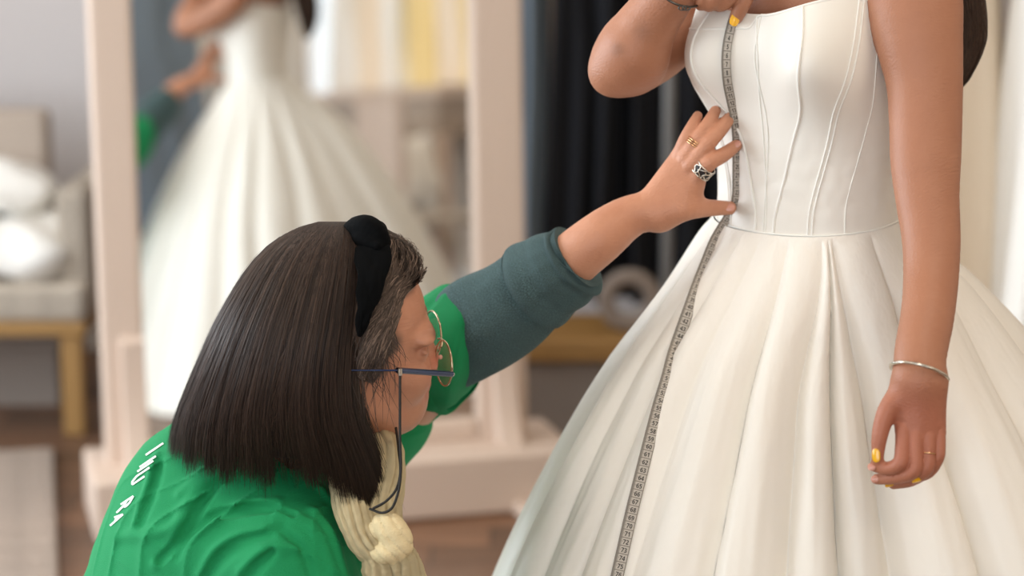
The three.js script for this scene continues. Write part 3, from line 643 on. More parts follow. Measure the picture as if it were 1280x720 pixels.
// ---- body
const brideSkin = [0.42, 0.182, 0.10];
const bs = new Solid();
{
  const X = bL, Y = bU, Z = bF;
  bs.ell(B(0, -0.10, -0.005), X, Y, Z, 0.15, 0.12, 0.092, 0.03);
  bs.ell(B(0, 0.03, 0), X, Y, Z, 0.112, 0.13, 0.083, 0.03);
  bs.ell(B(0, 0.17, 0), X, Y, Z, 0.128, 0.15, 0.09, 0.03);
  bs.ell(B(0, 0.27, 0.0), X, Y, Z, 0.127, 0.085, 0.09, 0.02);
  for (const e of [-1, 1]) {
    bs.ell(B(e * 0.07, 0.21, 0.07), X, Y, Z, 0.046, 0.055, 0.045, 0.015);
    bs.chain([B(e * 0.085, -0.12, 0), B(e * 0.08, -0.52, 0.01), B(e * 0.08, -0.62, 0.0), B(e * 0.085, -0.97, -0.03)], [0.082, 0.055, 0.052, 0.034], 0.03);
    bs.cone(B(e * 0.085, -1.0, -0.04), B(e * 0.1, -1.018, 0.12), 0.026, 0.018, 0.02);
    bs.cone(B(e * 0.045, 0.345, -0.015), B(e * 0.15, 0.325, -0.015), 0.052, 0.05, 0.04);
  }
  bs.chain([B(0, 0.34, -0.02), B(0, 0.45, 0.005)], [0.06, 0.052], 0.04);
  headSolid(bs, B(0, 0.555, 0.035), bF, bL, bU, 0.95);
  // her left arm hanging: picture centre, depth, half width in pixels
  const arm = [[1136, -70, 2.70, 58], [1143, 0, 2.672, 60], [1149, 50, 2.662, 54.5], [1155.5, 100, 2.656, 48], [1157, 150, 2.65, 45.5], [1157, 200, 2.642, 44], [1159, 245, 2.632, 40], [1164, 300, 2.615, 36.5], [1163.5, 350, 2.595, 34.5], [1158.5, 400, 2.56, 33.5], [1151, 440, 2.535, 33], [1149, 472, 2.52, 32]];
  const toEye = camDir(0, 0, 1);
  bs.chain(arm.map((a) => P(a[0], a[1], a[2])), arm.map((a) => mm(a[3], a[2])), 0.03, toEye, 0.82);
}
// her left hand, hanging and loosely curled
const LH = 2.515, lh = (x, y, d = 0) => P(x, y, LH + d), q = (n) => mm(n, LH);
{
  const eye = camDir(0, 0, 1);
  const base = lh(1150, 470, 0.006);
  // back of the hand: four metacarpals fan out to the knuckles
  const kn = [[1128, 538, 0.002], [1144, 546, -0.003], [1160, 548, 0.000], [1173, 541, 0.008]];
  kn.forEach(([x, y, d], i) => bs.cone(lh([1136, 1145, 1155, 1164][i], 478, 0.008), lh(x, y, d + 0.006), q(18), q(9.8), 0.014));
  finger(bs, [lh(1129, 535, 0.004), lh(1128, 560, -0.001), lh(1125, 579, -0.004), lh(1109, 586, 0.004), lh(1093, 583, 0.010)], [q(10.2), q(9.4), q(9.8), q(8.4), q(6.6)], 0.0014);
  finger(bs, [lh(1144, 544, 0.001), lh(1144, 566, -0.003), lh(1142, 588, -0.004), lh(1119, 597, 0.008), lh(1096, 599, 0.018)], [q(10), q(9.4), q(9.8), q(8.4), q(6.8)], 0.0014);
  finger(bs, [lh(1160, 546, 0.003), lh(1160, 566, 0.0), lh(1158, 585, 0.000), lh(1139, 600, 0.012), lh(1117, 605, 0.022)], [q(9.8), q(9), q(9.5), q(8.2), q(6.8)], 0.0014);
  finger(bs, [lh(1173, 540, 0.009), lh(1174, 556, 0.006), lh(1172, 571, 0.006), lh(1161, 590, 0.016), lh(1145, 598, 0.024)], [q(9), q(8.2), q(8.8), q(7.8), q(6.2)], 0.0014);
  // thumb leaves the side of the palm near its base
  finger(bs, [lh(1130, 486, 0.010), lh(1109, 514, 0.004), lh(1099.5, 545, 0.002), lh(1097, 572, 0.004)], [q(16), q(12.5), q(10.2), q(7.4)], 0.008);
}
// her right arm, bent, the hand at the neckline
const rUp = [[905, -95, 2.99, 48], [885, -30, 2.94, 47], [860, 14, 2.915, 46], [818, 57, 2.865, 45], [790, 78, 2.825, 42]];
const rFo = [[786, 74, 2.795, 46.5], [791, 63, 2.785, 45], [801, 45, 2.775, 41], [817, 20, 2.76, 36], [838, -8, 2.74, 32], [866, -42, 2.72, 27]];
bs.chain(rUp.map((a) => P(a[0], a[1], a[2])), rUp.map((a) => mm(a[3], a[2])), 0.012);
bs.chain(rFo.map((a) => P(a[0], a[1], a[2])), rFo.map((a) => mm(a[3], a[2])), 0.0015);
bs.cone(P(763, 93, 2.80), P(790, 70, 2.79), mm(25, 2.8), mm(40, 2.8), 0.02);
const tip = meet(919, 24, bodice), tipD = depthOf(tip);
const rh = (x, y, d) => P(x, y, tipD + d), u = (n) => mm(n, tipD);
{
  for (const [x, y] of [[905, -45], [895, -38], [885, -32], [876, -28]]) bs.cone(rh(866, -36, 0.0), rh(x + 16, y - 4, -0.012), u(18), u(13), 0.014);
  finger(bs, [rh(938, -48, -0.012), rh(938, -22, -0.022), rh(929, 2, -0.018), rh(920, 22, -0.0085)], [u(13), u(12), u(11), u(8.5)]);        // pointing down
  finger(bs, [rh(915, -42, -0.010), rh(916, -14, -0.030), rh(905, 3, -0.018), rh(899, 7, -0.008)], [u(12), u(11), u(10), u(8)]);
  finger(bs, [rh(902, -36, -0.008), rh(898, -12, -0.028), rh(890, 3, -0.018), rh(886, 7, -0.008)], [u(12), u(11), u(10), u(8)]);
  finger(bs, [rh(888, -30, -0.004), rh(884, -10, -0.022), rh(879, 2, -0.014), rh(876, 6, -0.006)], [u(11), u(10), u(9), u(7.5)]);
  finger(bs, [rh(882, -46, 0.0), rh(905, -66, -0.016), rh(928, -62, -0.026), rh(942, -50, -0.03)], [u(16), u(12), u(11), u(9)], 0.012);
}
const handL = { c: lh(1140, 545), r: 0.085, cell: 0.0028 }, handR = { c: rh(905, -20, 0), r: 0.075, cell: 0.003 }, brHead = { c: B(0, 0.54, 0.02), r: 0.17, cell: 0.0045 };
const bSkin = skinColour(brideSkin, 0.05);
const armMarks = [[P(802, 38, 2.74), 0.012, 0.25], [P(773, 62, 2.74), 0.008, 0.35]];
const brideColour = (x, y, z) => {
  const c = bSkin(x, y, z);
  const dh = Math.hypot(x - handL.c.x, y - handL.c.y, z - handL.c.z), red = smooth(0.09, 0.03, dh) * 0.18; c[1] *= 1 - red; c[2] *= 1 - red * 0.8;
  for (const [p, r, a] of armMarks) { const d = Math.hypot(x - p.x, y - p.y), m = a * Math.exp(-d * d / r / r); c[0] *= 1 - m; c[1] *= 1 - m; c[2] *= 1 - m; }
  return c;
};
const brideBody = part('body', solidGeometry(bs, 0.007, [handL, handR, brHead], brideColour), M.skin, bride);
// nails
const nail = (solid, px, py, along, out, len, wid, mat, owner, body, near) => {
  const d = solid.ray(px, py, near); if (!d) return;
  const c = P(px, py, d), e = 0.001, g = V(solid.at(c.x + e, c.y, c.z) - solid.at(c.x - e, c.y, c.z), solid.at(c.x, c.y + e, c.z) - solid.at(c.x, c.y - e, c.z), solid.at(c.x, c.y, c.z + e) - solid.at(c.x, c.y, c.z - e)).normalize();
  part('fingernail', nailGeo(c.addScaledVector(g, 0.0012), along, out ?? g, len, wid), mat, owner, body);
};
nail(bs, 919, 24, camDir(-0.35, -0.93, 0.1), camDir(0.1, 0, 1), 0.017, 0.0115, M.yellowNail, bride, brideBody, 2.4);
nail(bs, 1095, 569, camDir(0.05, -1, 0), camDir(-0.55, 0, 1), 0.016, 0.0095, M.yellowNail, bride, brideBody, 2.3);
nail(bs, 1113, 607, camDir(-1, -0.2, -0.1), camDir(-0.1, -0.8, 0.6), 0.011, 0.008, M.yellowNail, bride, brideBody, 2.3);
nail(bs, 1146, 601, camDir(-1, -0.3, -0.2), camDir(0, -0.8, 0.6), 0.011, 0.008, M.yellowNail, bride, brideBody, 2.3);
nail(bs, 1090, 583, camDir(-1, 0, -0.2), camDir(-0.5, 0.3, 0.8), 0.009, 0.008, M.bareNail, bride, brideBody, 2.3);
nail(bs, 1094, 599, camDir(-1, -0.1, -0.2), camDir(-0.5, 0, 0.8), 0.009, 0.008, M.bareNail, bride, brideBody, 2.3);
// bangle round her left wrist: it hangs on the wrist, higher on the thumb side
{
  const ring = (pts, r, mat, name, label, tw = 0) => part(name, tube(pts, r, 120, 10, true), mat, bride, bride, label);
  const c = P(1149, 466, 2.525), X = camDir(33.5, -10, 0).normalize(), Y = camDir(0.03, 0.25, 0.97), rx = mm(36.5, 2.52), ry = rx * 1.02, pts = [];
  for (let i = 0; i < 48; i++) { const a = i / 48 * 2 * Math.PI, m = 1 + 0.012 * Math.sin(a * 11); pts.push(c.clone().addScaledVector(X, Math.cos(a) * rx * m).addScaledVector(Y, Math.sin(a) * ry * m)); }
  ring(pts, 0.0021, M.silver, 'bangle', 'thin hammered silver bangle');
  const rc = lh(1160, 567, 0.0), RX = camDir(1, -0.1, 0), RY = camDir(0, 0.15, 1), rp = [];
  for (let i = 0; i < 24; i++) { const a = i / 24 * 2 * Math.PI; rp.push(rc.clone().addScaledVector(RX, Math.cos(a) * q(9.6)).addScaledVector(RY, Math.sin(a) * q(9.6))); }
  ring(rp, 0.0009, M.gold, 'ring', 'thin gold ring with a tiny stone');
  // chain bracelet at the right wrist
  const bc = P(852, -12, 2.735), BX = camDir(0.9, -0.42, 0), BY = camDir(-0.3, -0.5, 0.8), bp = [];
  for (let i = 0; i < 40; i++) { const a = i / 40 * 2 * Math.PI; bp.push(bc.clone().addScaledVector(BX, Math.cos(a) * mm(31, 2.735)).addScaledVector(BY, Math.sin(a) * mm(40, 2.735))); }
  const br = ring(bp, 0.0015, M.darkSilver, 'bracelet', 'dark silver chain bracelet with a knot');
  const k = []; for (const [x, y, a] of [[853, 10, 0.6], [858, 10, -0.6]]) { const g = new THREE.TorusGeometry(0.0045, 0.0012, 8, 20); g.rotateZ(a); g.scale(1, 0.6, 1); const p = P(x, y, 2.70); g.translate(p.x, p.y, p.z); k.push(g); }
  part('knot', merge(k), M.darkSilver, bride, br);
}
// hair strands: each a narrow ribbon of rings; paths(i) -> { pts, w, col }
function strands(n, make) {
  const pos = [], nor = [], col = [], idx = [];
  for (let i = 0; i < n; i++) {
    const s = make(i); if (!s) continue;
    const m = s.pts.length, start = pos.length / 3;
    for (let j = 0; j < m; j++) {
      const tan = V().subVectors(s.pts[Math.min(j + 1, m - 1)], s.pts[Math.max(j - 1, 0)]).normalize(), out = s.out(s.pts[j], j / (m - 1)).normalize(), across = V().crossVectors(tan, out).normalize();
      const w = s.w * (j === m - 1 ? 0.15 : j === 0 ? 0.7 : 1 - 0.75 * Math.pow(j / (m - 1), 2.4));
      for (const e of [-1, 1]) { const p = s.pts[j].clone().addScaledVector(across, e * w / 2); pos.push(p.x, p.y, p.z); const nn = out.clone().addScaledVector(across, e * 0.5).normalize(); nor.push(nn.x, nn.y, nn.z); col.push(...s.col); }
      if (j < m - 1) { const a = start + j * 2; idx.push(a, a + 1, a + 2, a + 1, a + 3, a + 2); }
    }
  }
  const g = new THREE.BufferGeometry();
  g.setAttribute('position', new THREE.Float32BufferAttribute(pos, 3)); g.setAttribute('normal', new THREE.Float32BufferAttribute(nor, 3)); g.setAttribute('color', new THREE.Float32BufferAttribute(col, 3));
  g.setAttribute('uv', new THREE.Float32BufferAttribute(new Float32Array(pos.length / 3 * 2), 2)); g.setIndex(idx);
  return g;
}
const tinted = (g, c) => { const n = g.attributes.position.count, a = new Float32Array(n * 3); for (let i = 0; i < n; i++) { a[i * 3] = c[0]; a[i * 3 + 1] = c[1]; a[i * 3 + 2] = c[2]; } g.setAttribute('color', new THREE.BufferAttribute(a, 3)); return g; };
{
  // long dark hair over her back: cap on the skull, fall behind the left shoulder
  const rings = [[0.665, 0.0, -0.005, 0.05, 0.06], [0.63, 0.0, -0.012, 0.084, 0.098], [0.56, 0.0, -0.035, 0.092, 0.088], [0.48, 0.0, -0.085, 0.095, 0.05], [0.38, 0.025, -0.125, 0.10, 0.038], [0.28, 0.075, -0.145, 0.078, 0.034], [0.22, 0.098, -0.146, 0.062, 0.03], [0.17, 0.108, -0.141, 0.034, 0.02], [0.14, 0.104, -0.138, 0.008, 0.006]]
    .map(([h, l, w, rx, ry]) => ({ c: B(l, h, w), x: bL.clone().multiplyScalar(rx), y: bF.clone().multiplyScalar(ry) }));
  const core = tinted(loft(rings, 48, 60, (th, t) => 0.003 * Math.sin(th * 9 + t * 8) + 0.002 * Math.sin(th * 17)), [0.030, 0.016, 0.010]);
  const cs = new THREE.CatmullRomCurve3(rings.map((r) => r.c)), xs = new THREE.CatmullRomCurve3(rings.map((r) => r.x)), ys = new THREE.CatmullRomCurve3(rings.map((r) => r.y));
  const st = strands(900, () => {
    const a = rr(0, 6.283), pts = [], k = rr(0, 9), end = rr(0.86, 1.0), g = rr(0.8, 1.04);
    for (let j = 0; j <= 14; j++) { const t = 0.03 + (end - 0.03) * j / 14, th = a + 0.16 * Math.sin(t * 9 + k); pts.push(cs.getPoint(t).addScaledVector(xs.getPoint(t), Math.cos(th) * (1.03 + 0.02 * g)).addScaledVector(ys.getPoint(t), Math.sin(th) * (1.04 + 0.03 * g))); }
    const c = rr(0.6, 1.7); return { pts, w: 0.003, col: [0.040 * c, 0.021 * c, 0.013 * c], out: (p, t) => p.clone().sub(cs.getPoint(t)) };
  });
  part('hair', mergeGeometries([core, st]), M.hair, bride, bride, 'long dark brown hair falling down her back');
}

// ------------------------------------------------------------------ measuring tape
{
  const path = [[917, 22], [912, 40], [908.5, 60], [907.5, 80], [909.5, 105], [913.5, 125], [918, 145], [920.5, 165], [921, 190], [921, 220], [920.5, 245], [918, 258], [907, 276], [892, 302], [881, 330], [870.5, 358], [861, 386], [851, 415], [842, 442], [834, 472], [824, 505], [816, 535], [807, 570], [799, 602], [789, 642], [780, 682], [771, 722], [766, 750]];
  const fine = []; const cx = new THREE.CatmullRomCurve3(path.map(([x, y]) => V(x, y, 0)));
  for (let i = 0; i <= 200; i++) fine.push(cx.getPoint(i / 200));
  let ds = fine.map((p) => { const h = meet(p.x, p.y, bodice, skirt); return h ? depthOf(h) : null; });
  for (let i = 0; i < ds.length; i++) if (ds[i] === null) ds[i] = ds[i - 1] ?? ds.find((v) => v !== null);
  for (let it = 0; it < 12; it++) ds = ds.map((v, i) => { const a = (ds[Math.max(i - 1, 0)] + v * 2 + ds[Math.min(i + 1, ds.length - 1)]) / 4; return Math.min(v, a); });   // rests on the ridges
  const pts = fine.map((p, i) => P(p.x, p.y, ds[i] - 0.003)), len = [0]; for (let i = 1; i < pts.length; i++) len.push(len[i - 1] + pts[i].distanceTo(pts[i - 1]));
  const waistLen = len[fine.findIndex((p) => p.y > 264)], numberAt = (l) => l < waistLen ? 1.2 + l / waistLen * 24.2 : 25.4 + (l - waistLen) * 100;
  const N = 82, cm = 25, cw = 2048, ch = 44, cv = document.createElement('canvas'); cv.width = cw; cv.height = ch;
  const g = cv.getContext('2d'); g.fillStyle = '#b9b1a5'; g.fillRect(0, 0, cw, ch); g.fillStyle = '#7d766c'; g.fillRect(0, 0, cw, 3); g.fillRect(0, ch - 7, cw, 7);
  g.fillStyle = '#4b453e';
  for (let i = 0; i < N; i++) { g.fillRect(i * cm, 3, 1.6, ch - 10); for (let m = 1; m < 10; m++) g.fillRect(i * cm + m * 2.5, ch - (m === 5 ? 15 : 11), 0.8, m === 5 ? 9 : 5); }
  g.fillStyle = '#1e1a17'; g.textAlign = 'center'; g.textBaseline = 'middle';
  for (let i = 1; i < N; i++) { g.save(); g.translate(i * cm - cm / 2, ch * 0.42); g.rotate(-Math.PI / 2); g.font = 'bold 19px sans-serif'; g.fillText(String(i), 0, 1); g.restore(); }
  const tex = new THREE.CanvasTexture(cv); tex.colorSpace = THREE.SRGBColorSpace; tex.wrapS = THREE.RepeatWrapping; tex.magFilter = THREE.LinearFilter; tex.anisotropy = 8;
  const t = thing('measuring_tape', 'grey centimetre measuring tape running down the bodice and skirt of the white gown', 'measuring tape', V(pts[0].x, pts[199].y, pts[0].z));
  const pos = [], uv = [], idx = [], n = pts.length, hw = (i) => lerp(0.0057, 0.0078, smooth(90, 130, i));
  for (let i = 0; i < n; i++) {
    const tan = V().subVectors(pts[Math.min(i + 1, n - 1)], pts[Math.max(i - 1, 0)]).normalize(), eye = camera.position.clone().sub(pts[i]).normalize(), ac = V().crossVectors(tan, eye).normalize(), out = V().crossVectors(ac, tan).normalize();
    for (const [s, o] of [[-1, 0.0004], [1, 0.0004], [1, -0.0004], [-1, -0.0004]]) { const p = pts[i].clone().addScaledVector(ac, s * hw(i)).addScaledVector(out, o); pos.push(p.x, p.y, p.z); uv.push(numberAt(len[i]) * cm / cw, s < 0 ? 1 : 0); }
    if (i < n - 1) for (let k = 0; k < 4; k++) { const a = i * 4 + k, b = i * 4 + (k + 1) % 4, c = a + 4, d = b + 4; idx.push(a, b, c, b, d, c); }
  }
  const geo = new THREE.BufferGeometry(); geo.setAttribute('position', new THREE.Float32BufferAttribute(pos, 3)); geo.setAttribute('uv', new THREE.Float32BufferAttribute(uv, 2)); geo.setIndex(idx);
  const flat = geo.toNonIndexed(); flat.computeVertexNormals();
  part('ribbon', flat, std('#ffffff', 0.55, { map: tex, side: THREE.DoubleSide }), t);
}

// ------------------------------------------------------------------ the seamstress kneeling on the left
const hipAt = P(190, 930, 2.84);
const tailor = thing('person', 'kneeling dark-haired woman in a green shirt, black headband and cream scarf', 'person', V(hipAt.x, 0, hipAt.z));
// head axes
const hL = camDir(-0.22, 0.50, -0.84).normalize(), hF0 = camDir(0.977, 0.06, -0.204), hF = hF0.clone().addScaledVector(hL, -hF0.dot(hL)).normalize(), hU = V().crossVectors(hF, hL).normalize();
const headC = P(440, 425, 2.72);
const ts = new Solid();
const H = headSolid(ts, headC, hF, hL, hU, 1.04);
ts.chain([H(-0.02, 0, -0.06), P(430, 560, 2.80), P(400, 615, 2.82)], [0.055, 0.054, 0.05], 0.03);
ts.ell(P(330, 690, 2.80), camDir(1, 0, 0), camDir(0, 1, 0), camDir(0, 0, 1), 0.12, 0.15, 0.12, 0.05);
ts.chain([P(330, 690, 2.80), P(250, 830, 2.82), hipAt], [0.12, 0.14, 0.15], 0.05);
// far arm (her left) reaching up to the waist of the gown
// near arm (her right), down to the thigh and out of the picture
const nearArm = [P(352, 700, 2.68), P(440, 900, 2.62), P(560, 1010, 2.66)];
ts.chain(nearArm, [0.06, 0.045, 0.03], 0.02);
plainHand(ts, P(572, 1020, 2.665), camDir(0.9, -0.35, -0.1), camDir(0.3, 0.9, 0.2), camDir(0, 0.2, -1), 0.4);
const palmEnd = P(640, 1040, 2.66);
// her left hand: back to the lens, fingers spread against the bodice, thumb below
const near = (x, y, lift) => { const p = meet(x, y, bodice, skirt); return p ? depthOf(p) - lift : null; };
const touch = near(922, 182, 0.008) ?? 2.74, thumbD = near(918, 262, 0.009) ?? 2.75, HD = touch;
const farArm = [[470, 520, 2.95, 56], [560, 440, 2.90, 46], [640, 388, 2.855, 40], [690, 347, 2.825, 37], [721, 320, 2.80, 34], [750, 297, lerp(2.79, HD, 0.5), 32.5], [778, 276, HD + 0.008, 28], [800, 264, HD + 0.006, 23], [822, 258, HD + 0.004, 19]];
ts.cone(P(340, 640, 2.83), P(470, 520, 2.94), 0.07, 0.06, 0.05);
ts.chain(farArm.map((a) => P(a[0], a[1], a[2])), farArm.map((a) => mm(a[3], a[2])), 0.012);
const th = (x, y, d = 0) => P(x, y, HD + d), e = (n) => mm(n, HD);
{
  const kn = { index: [871, 220, -0.010], middle: [864, 206, -0.012], ring: [857, 197, -0.008], little: [849, 194, 0.0] };
  const wr = [[820, 266], [818, 260], [816, 255], [814, 250]];
  Object.values(kn).forEach(([x, y, d], i) => ts.cone(th(wr[i][0], wr[i][1], 0.004), th(x, y, d + 0.004), e(15.5), e(10), 0.007));
  ts.cone(th(818, 268, 0.006), th(858, 245, 0.0), e(15), e(13), 0.02); ts.cone(th(826, 270, 0.006), th(866, 232, 0.0), e(12), e(10), 0.02);
  finger(ts, [th(...kn.index), th(887, 203, -0.022), th(905, 193, -0.012), th(920, 182, 0.0)], [e(11), e(10.5), e(9.3), e(7.5)]);
  finger(ts, [th(...kn.middle), th(886, 178, -0.020), th(902, 160, -0.012), th(913, 146, -0.002)], [e(11), e(10.2), e(9.2), e(7.4)]);
  finger(ts, [th(...kn.ring), th(874, 172, -0.014), th(886, 154, -0.010), th(894, 139, -0.002)], [e(10.5), e(9.8), e(8.8), e(7.0)]);
  finger(ts, [th(...kn.little), th(857, 174, -0.006), th(866, 157, -0.004), th(872, 145, 0.002)], [e(9.5), e(8.6), e(7.8), e(6.2)]);
  const tb = thumbD - HD;
  finger(ts, [th(828, 268, 0.004), th(856, 262, -0.006), th(884, 260, lerp(-0.004, tb, 0.5)), th(912, 260, tb)], [e(17), e(14), e(11), e(8.6)], 0.014);
}
const tailorSkin = skinColour([0.55, 0.25, 0.145], 0.08);
const crownDir = (x, y, z) => { const p = V(x, y, z).sub(headC); return [p.dot(hF), p.dot(hL), p.dot(hU)]; };
const tHand = { c: th(865, 205), r: 0.098, cell: 0.0028 }, tHead = { c: headC, r: 0.155, cell: 0.003 };
const kneeL = V(hipAt.x + 0.42, 0.075, hipAt.z - 0.18), kneeR = V(hipAt.x + 0.42, 0.075, hipAt.z + 0.14);
const tailorColour = (x, y, z) => {
  const c = tailorSkin(x, y, z), [f, l, u] = crownDir(x, y, z);
  if (f * f + l * l + u * u < 0.03) {
    const line = 0.040 + 0.012 * nz(u * 40, l * 40, 3) - 0.55 * Math.max(0, -u + 0.02), hairy = smooth(0.01, -0.006, f - line) * smooth(-0.03, -0.005, u + 0.0) ;
    const top = smooth(0.075, 0.09, u + 0.15 * (0.06 - f)), k = Math.max(hairy, top);
    c[0] = lerp(c[0], 0.10, k); c[1] = lerp(c[1], 0.06, k); c[2] = lerp(c[2], 0.04, k);
    const lip = Math.exp(-(((u + 0.0725) / 0.009) ** 2)) * Math.exp(-((l / 0.026) ** 2)) * smooth(0.07, 0.085, f) * 0.4; c[1] *= 1 - lip; c[2] *= 1 - lip * 0.8;
    const flush = Math.exp(-(((u + 0.034) / 0.018) ** 2)) * smooth(0.075, 0.11, f) * 0.25; c[1] *= 1 - flush; c[2] *= 1 - flush;
    const browHair = Math.exp(-(((u - 0.024) / 0.005) ** 2)) * smooth(0.06, 0.075, f) * smooth(0.052, 0.04, Math.abs(l)) * smooth(0.008, 0.014, Math.abs(l)) * 0.6; for (let i = 0; i < 3; i++) c[i] *= 1 - browHair;
  }
  return c;
};
const tailorBody = part('body', solidGeometry(ts, 0.007, [tHand, tHead], tailorColour), M.skin, tailor);
nail(ts, 912, 259, camDir(1, 0.05, 0), camDir(0.05, 0.35, 1), 0.0125, 0.0105, M.bareNail, tailor, tailorBody, 2.4);
nail(ts, 921, 180, camDir(0.8, 0.5, 0), camDir(-0.2, 0.5, 0.9), 0.010, 0.008, M.bareNail, tailor, tailorBody, 2.4);
// eye (lid slit and lashes are part of the head); rings
{
  const band = (c, axis, r, w, n, mat, label, name = 'ring') => {
    const A = axis.clone().normalize(), X = V().crossVectors(A, camDir(0, 0, 1)).normalize(), Y = V().crossVectors(A, X), g = [];
    const prof = (rad, h) => surface(40, 6, (u, v) => { const a = u * 2 * Math.PI, k = (v - 0.5); return c.clone().addScaledVector(X, Math.cos(a) * (rad - 0.0006 * Math.cos(v * 6.28))).addScaledVector(Y, Math.sin(a) * (rad - 0.0006 * Math.cos(v * 6.28))).addScaledVector(A, k * h); }, true);
    const edge = (off, rad) => tube(Array.from({ length: 24 }, (_, i) => { const a = i / 24 * 2 * Math.PI; return c.clone().addScaledVector(X, Math.cos(a) * rad).addScaledVector(Y, Math.sin(a) * rad).addScaledVector(A, off); }), 0.0009, 60, 6, true);
    if (n === 'lattice') {
      const root = part(name, merge([edge(-w / 2, r), edge(w / 2, r)]), M.silver, tailor, tailor, label);
      part('inner_band', prof(r - 0.0007, w), std('#3c3a3a', 0.5, { metalness: 0.7 }), tailor, root);
      const net = []; for (let i = 0; i < 9; i++) for (const s of [-1, 1]) { const a0 = i / 9 * 2 * Math.PI; net.push(tube(Array.from({ length: 7 }, (_, j) => { const t = j / 6, a = a0 + s * t * 0.75 + 0.14 * Math.sin(t * 9 + i); return c.clone().addScaledVector(X, Math.cos(a) * r).addScaledVector(Y, Math.sin(a) * r).addScaledVector(A, (t - 0.5) * w); }), 0.00085, 14, 6)); }
      part('lattice', merge(net), M.silver, tailor, root);
    } else { const g2 = []; for (const o of n) g2.push(edge(o, r)); part(name, merge(g2), mat, tailor, tailor, label); }
  };
  band(th(879, 211.5, -0.016), camDir(16, 17, 12), e(13.2), 0.0130, 'lattice', M.silver, 'wide silver ring with an openwork lattice');
  band(th(869.5, 179.5, -0.0125), camDir(17, 25, 6), e(12.2), 0.005, [-0.0028, 0, 0.0028], M.gold, 'narrow pale gold ring of three bands');
}

// ---- green T-shirt
const sh = new Solid();
{
  const ex = camDir(1, 0, 0), ey = camDir(0, 1, 0), ez = camDir(0, 0, 1);
  sh.ell(P(294, 655, 2.80), ex, ey, ez, 0.15, 0.15, 0.135, 0.05);
  sh.cone(P(392, 596, 2.80), P(310, 700, 2.80), 0.072, 0.14, 0.06);
  sh.chain([P(305, 715, 2.80), P(245, 850, 2.82), hipAt], [0.165, 0.19, 0.18], 0.06);
  sh.cone(P(350, 640, 2.86), P(470, 520, 2.95), 0.085, 0.075, 0.05);       // towards the far shoulder
  sh.cone(P(330, 665, 2.74), P(352, 705, 2.675), 0.09, 0.085, 0.05);       // near shoulder
  sh.chain([P(352, 712, 2.665), P(420, 850, 2.63)], [0.080, 0.078], 0.014); // near sleeve
}
const shBase = new Solid(); shBase.p = sh.p.slice();
// raised creases of the cloth: drawn over the body where the photograph shows them
const crease = (line, r, k, sink) => {
  const pts = new THREE.CatmullRomCurve3(line.map(([x, y]) => { const d = shBase.ray(x, y); return d ? P(x, y, d + sink) : null; }).filter(Boolean)).getPoints(14);
  sh.chain(pts, pts.map((_, i) => r * (0.45 + 0.55 * Math.sin(Math.PI * clamp(i / (pts.length - 1), 0.08, 0.92)))), k);
};
crease([[196, 705], [228, 676], [262, 652], [300, 640], [335, 637], [368, 646], [395, 668], [415, 715]], 0.0066, 0.0096, 0.0020);
crease([[196, 572], [186, 605], [168, 655]], 0.0033, 0.0108, 0.0010);
crease([[212, 690], [230, 640], [252, 608], [282, 588]], 0.0044, 0.0132, 0.0015);
crease([[262, 646], [300, 632], [345, 626]], 0.0033, 0.0120, 0.0010);
crease([[390, 640], [412, 668], [428, 715]], 0.0044, 0.0096, 0.0010);
crease([[250, 720], [268, 690], [292, 672], [330, 662]], 0.0050, 0.0132, 0.0015);
crease([[400, 612], [428, 650], [446, 705]], 0.0039, 0.0096, 0.0010);
crease([[300, 715], [330, 690], [372, 684]], 0.0039, 0.0132, 0.0010);
crease([[112, 690], [150, 672], [205, 664], [240, 646]], 0.0039, 0.0132, 0.0015);
crease([[226, 618], [262, 592], [300, 590]], 0.0033, 0.0132, 0.0010);
const groove = (line, r, k) => { crease(line, r, k, r * 0.1); sh.p[sh.p.length - 1].carve = true; };
groove([[200, 700], [230, 671], [266, 647], [300, 637], [335, 635], [366, 644]], 0.0075, 0.008);
groove([[201, 578], [192, 608], [176, 652]], 0.004, 0.012);
groove([[290, 594], [262, 616], [240, 650], [222, 694]], 0.006, 0.008);
groove([[258, 722], [276, 696], [300, 680], [336, 668]], 0.005, 0.012);
groove([[340, 690], [318, 712], [306, 730]], 0.004, 0.012);
groove([[352, 660], [380, 690], [392, 730]], 0.004, 0.012);
sh.off = (x, y, z) => {
  const warp = nz(x * 6, y * 6, z * 6), cA = (0.84 * x - 0.54 * y + 0.3 * z) * 62 + warp * 5, cB = (0.45 * x + 0.8 * y - 0.3 * z) * 48 + warp * 6;
  const rA = Math.pow(1 - Math.abs(Math.sin(cA)), 3) * clamp(0.5 + 1.6 * nz(x * 8, y * 8, z * 8 + 4), 0, 1), rB = Math.pow(1 - Math.abs(Math.sin(cB)), 3) * clamp(0.3 + 1.8 * nz(x * 7 + 9, y * 7, z * 7), 0, 1);
  return 0.003 * nz(x * 11, y * 11, z * 11) - 0.0036 * rA - 0.0016 * rB;
};
const collarUp = V().subVectors(H(-0.02, 0, -0.06), P(395, 610, 2.80)).normalize(), collarC = P(436, 546, 2.79);
const cutNear = V().subVectors(P(420, 850, 2.63), P(352, 712, 2.665)).normalize(), nearEnd = P(408, 826, 2.635), farEnd = P(474, 516, 2.95), farDir = V().subVectors(P(560, 440, 2.90), P(470, 520, 2.95)).normalize();
const keepShirt = (x, y, z) => { const p = V(x, y, z);
  if (V().subVectors(p, collarC).dot(collarUp) > 0 && p.distanceTo(collarC) < 0.13) return false;
  if (V().subVectors(p, nearEnd).dot(cutNear) > 0 && p.distanceTo(nearEnd) < 0.16) return false;
  if (p.y < hipAt.y - 0.1) return false;
  return true; };
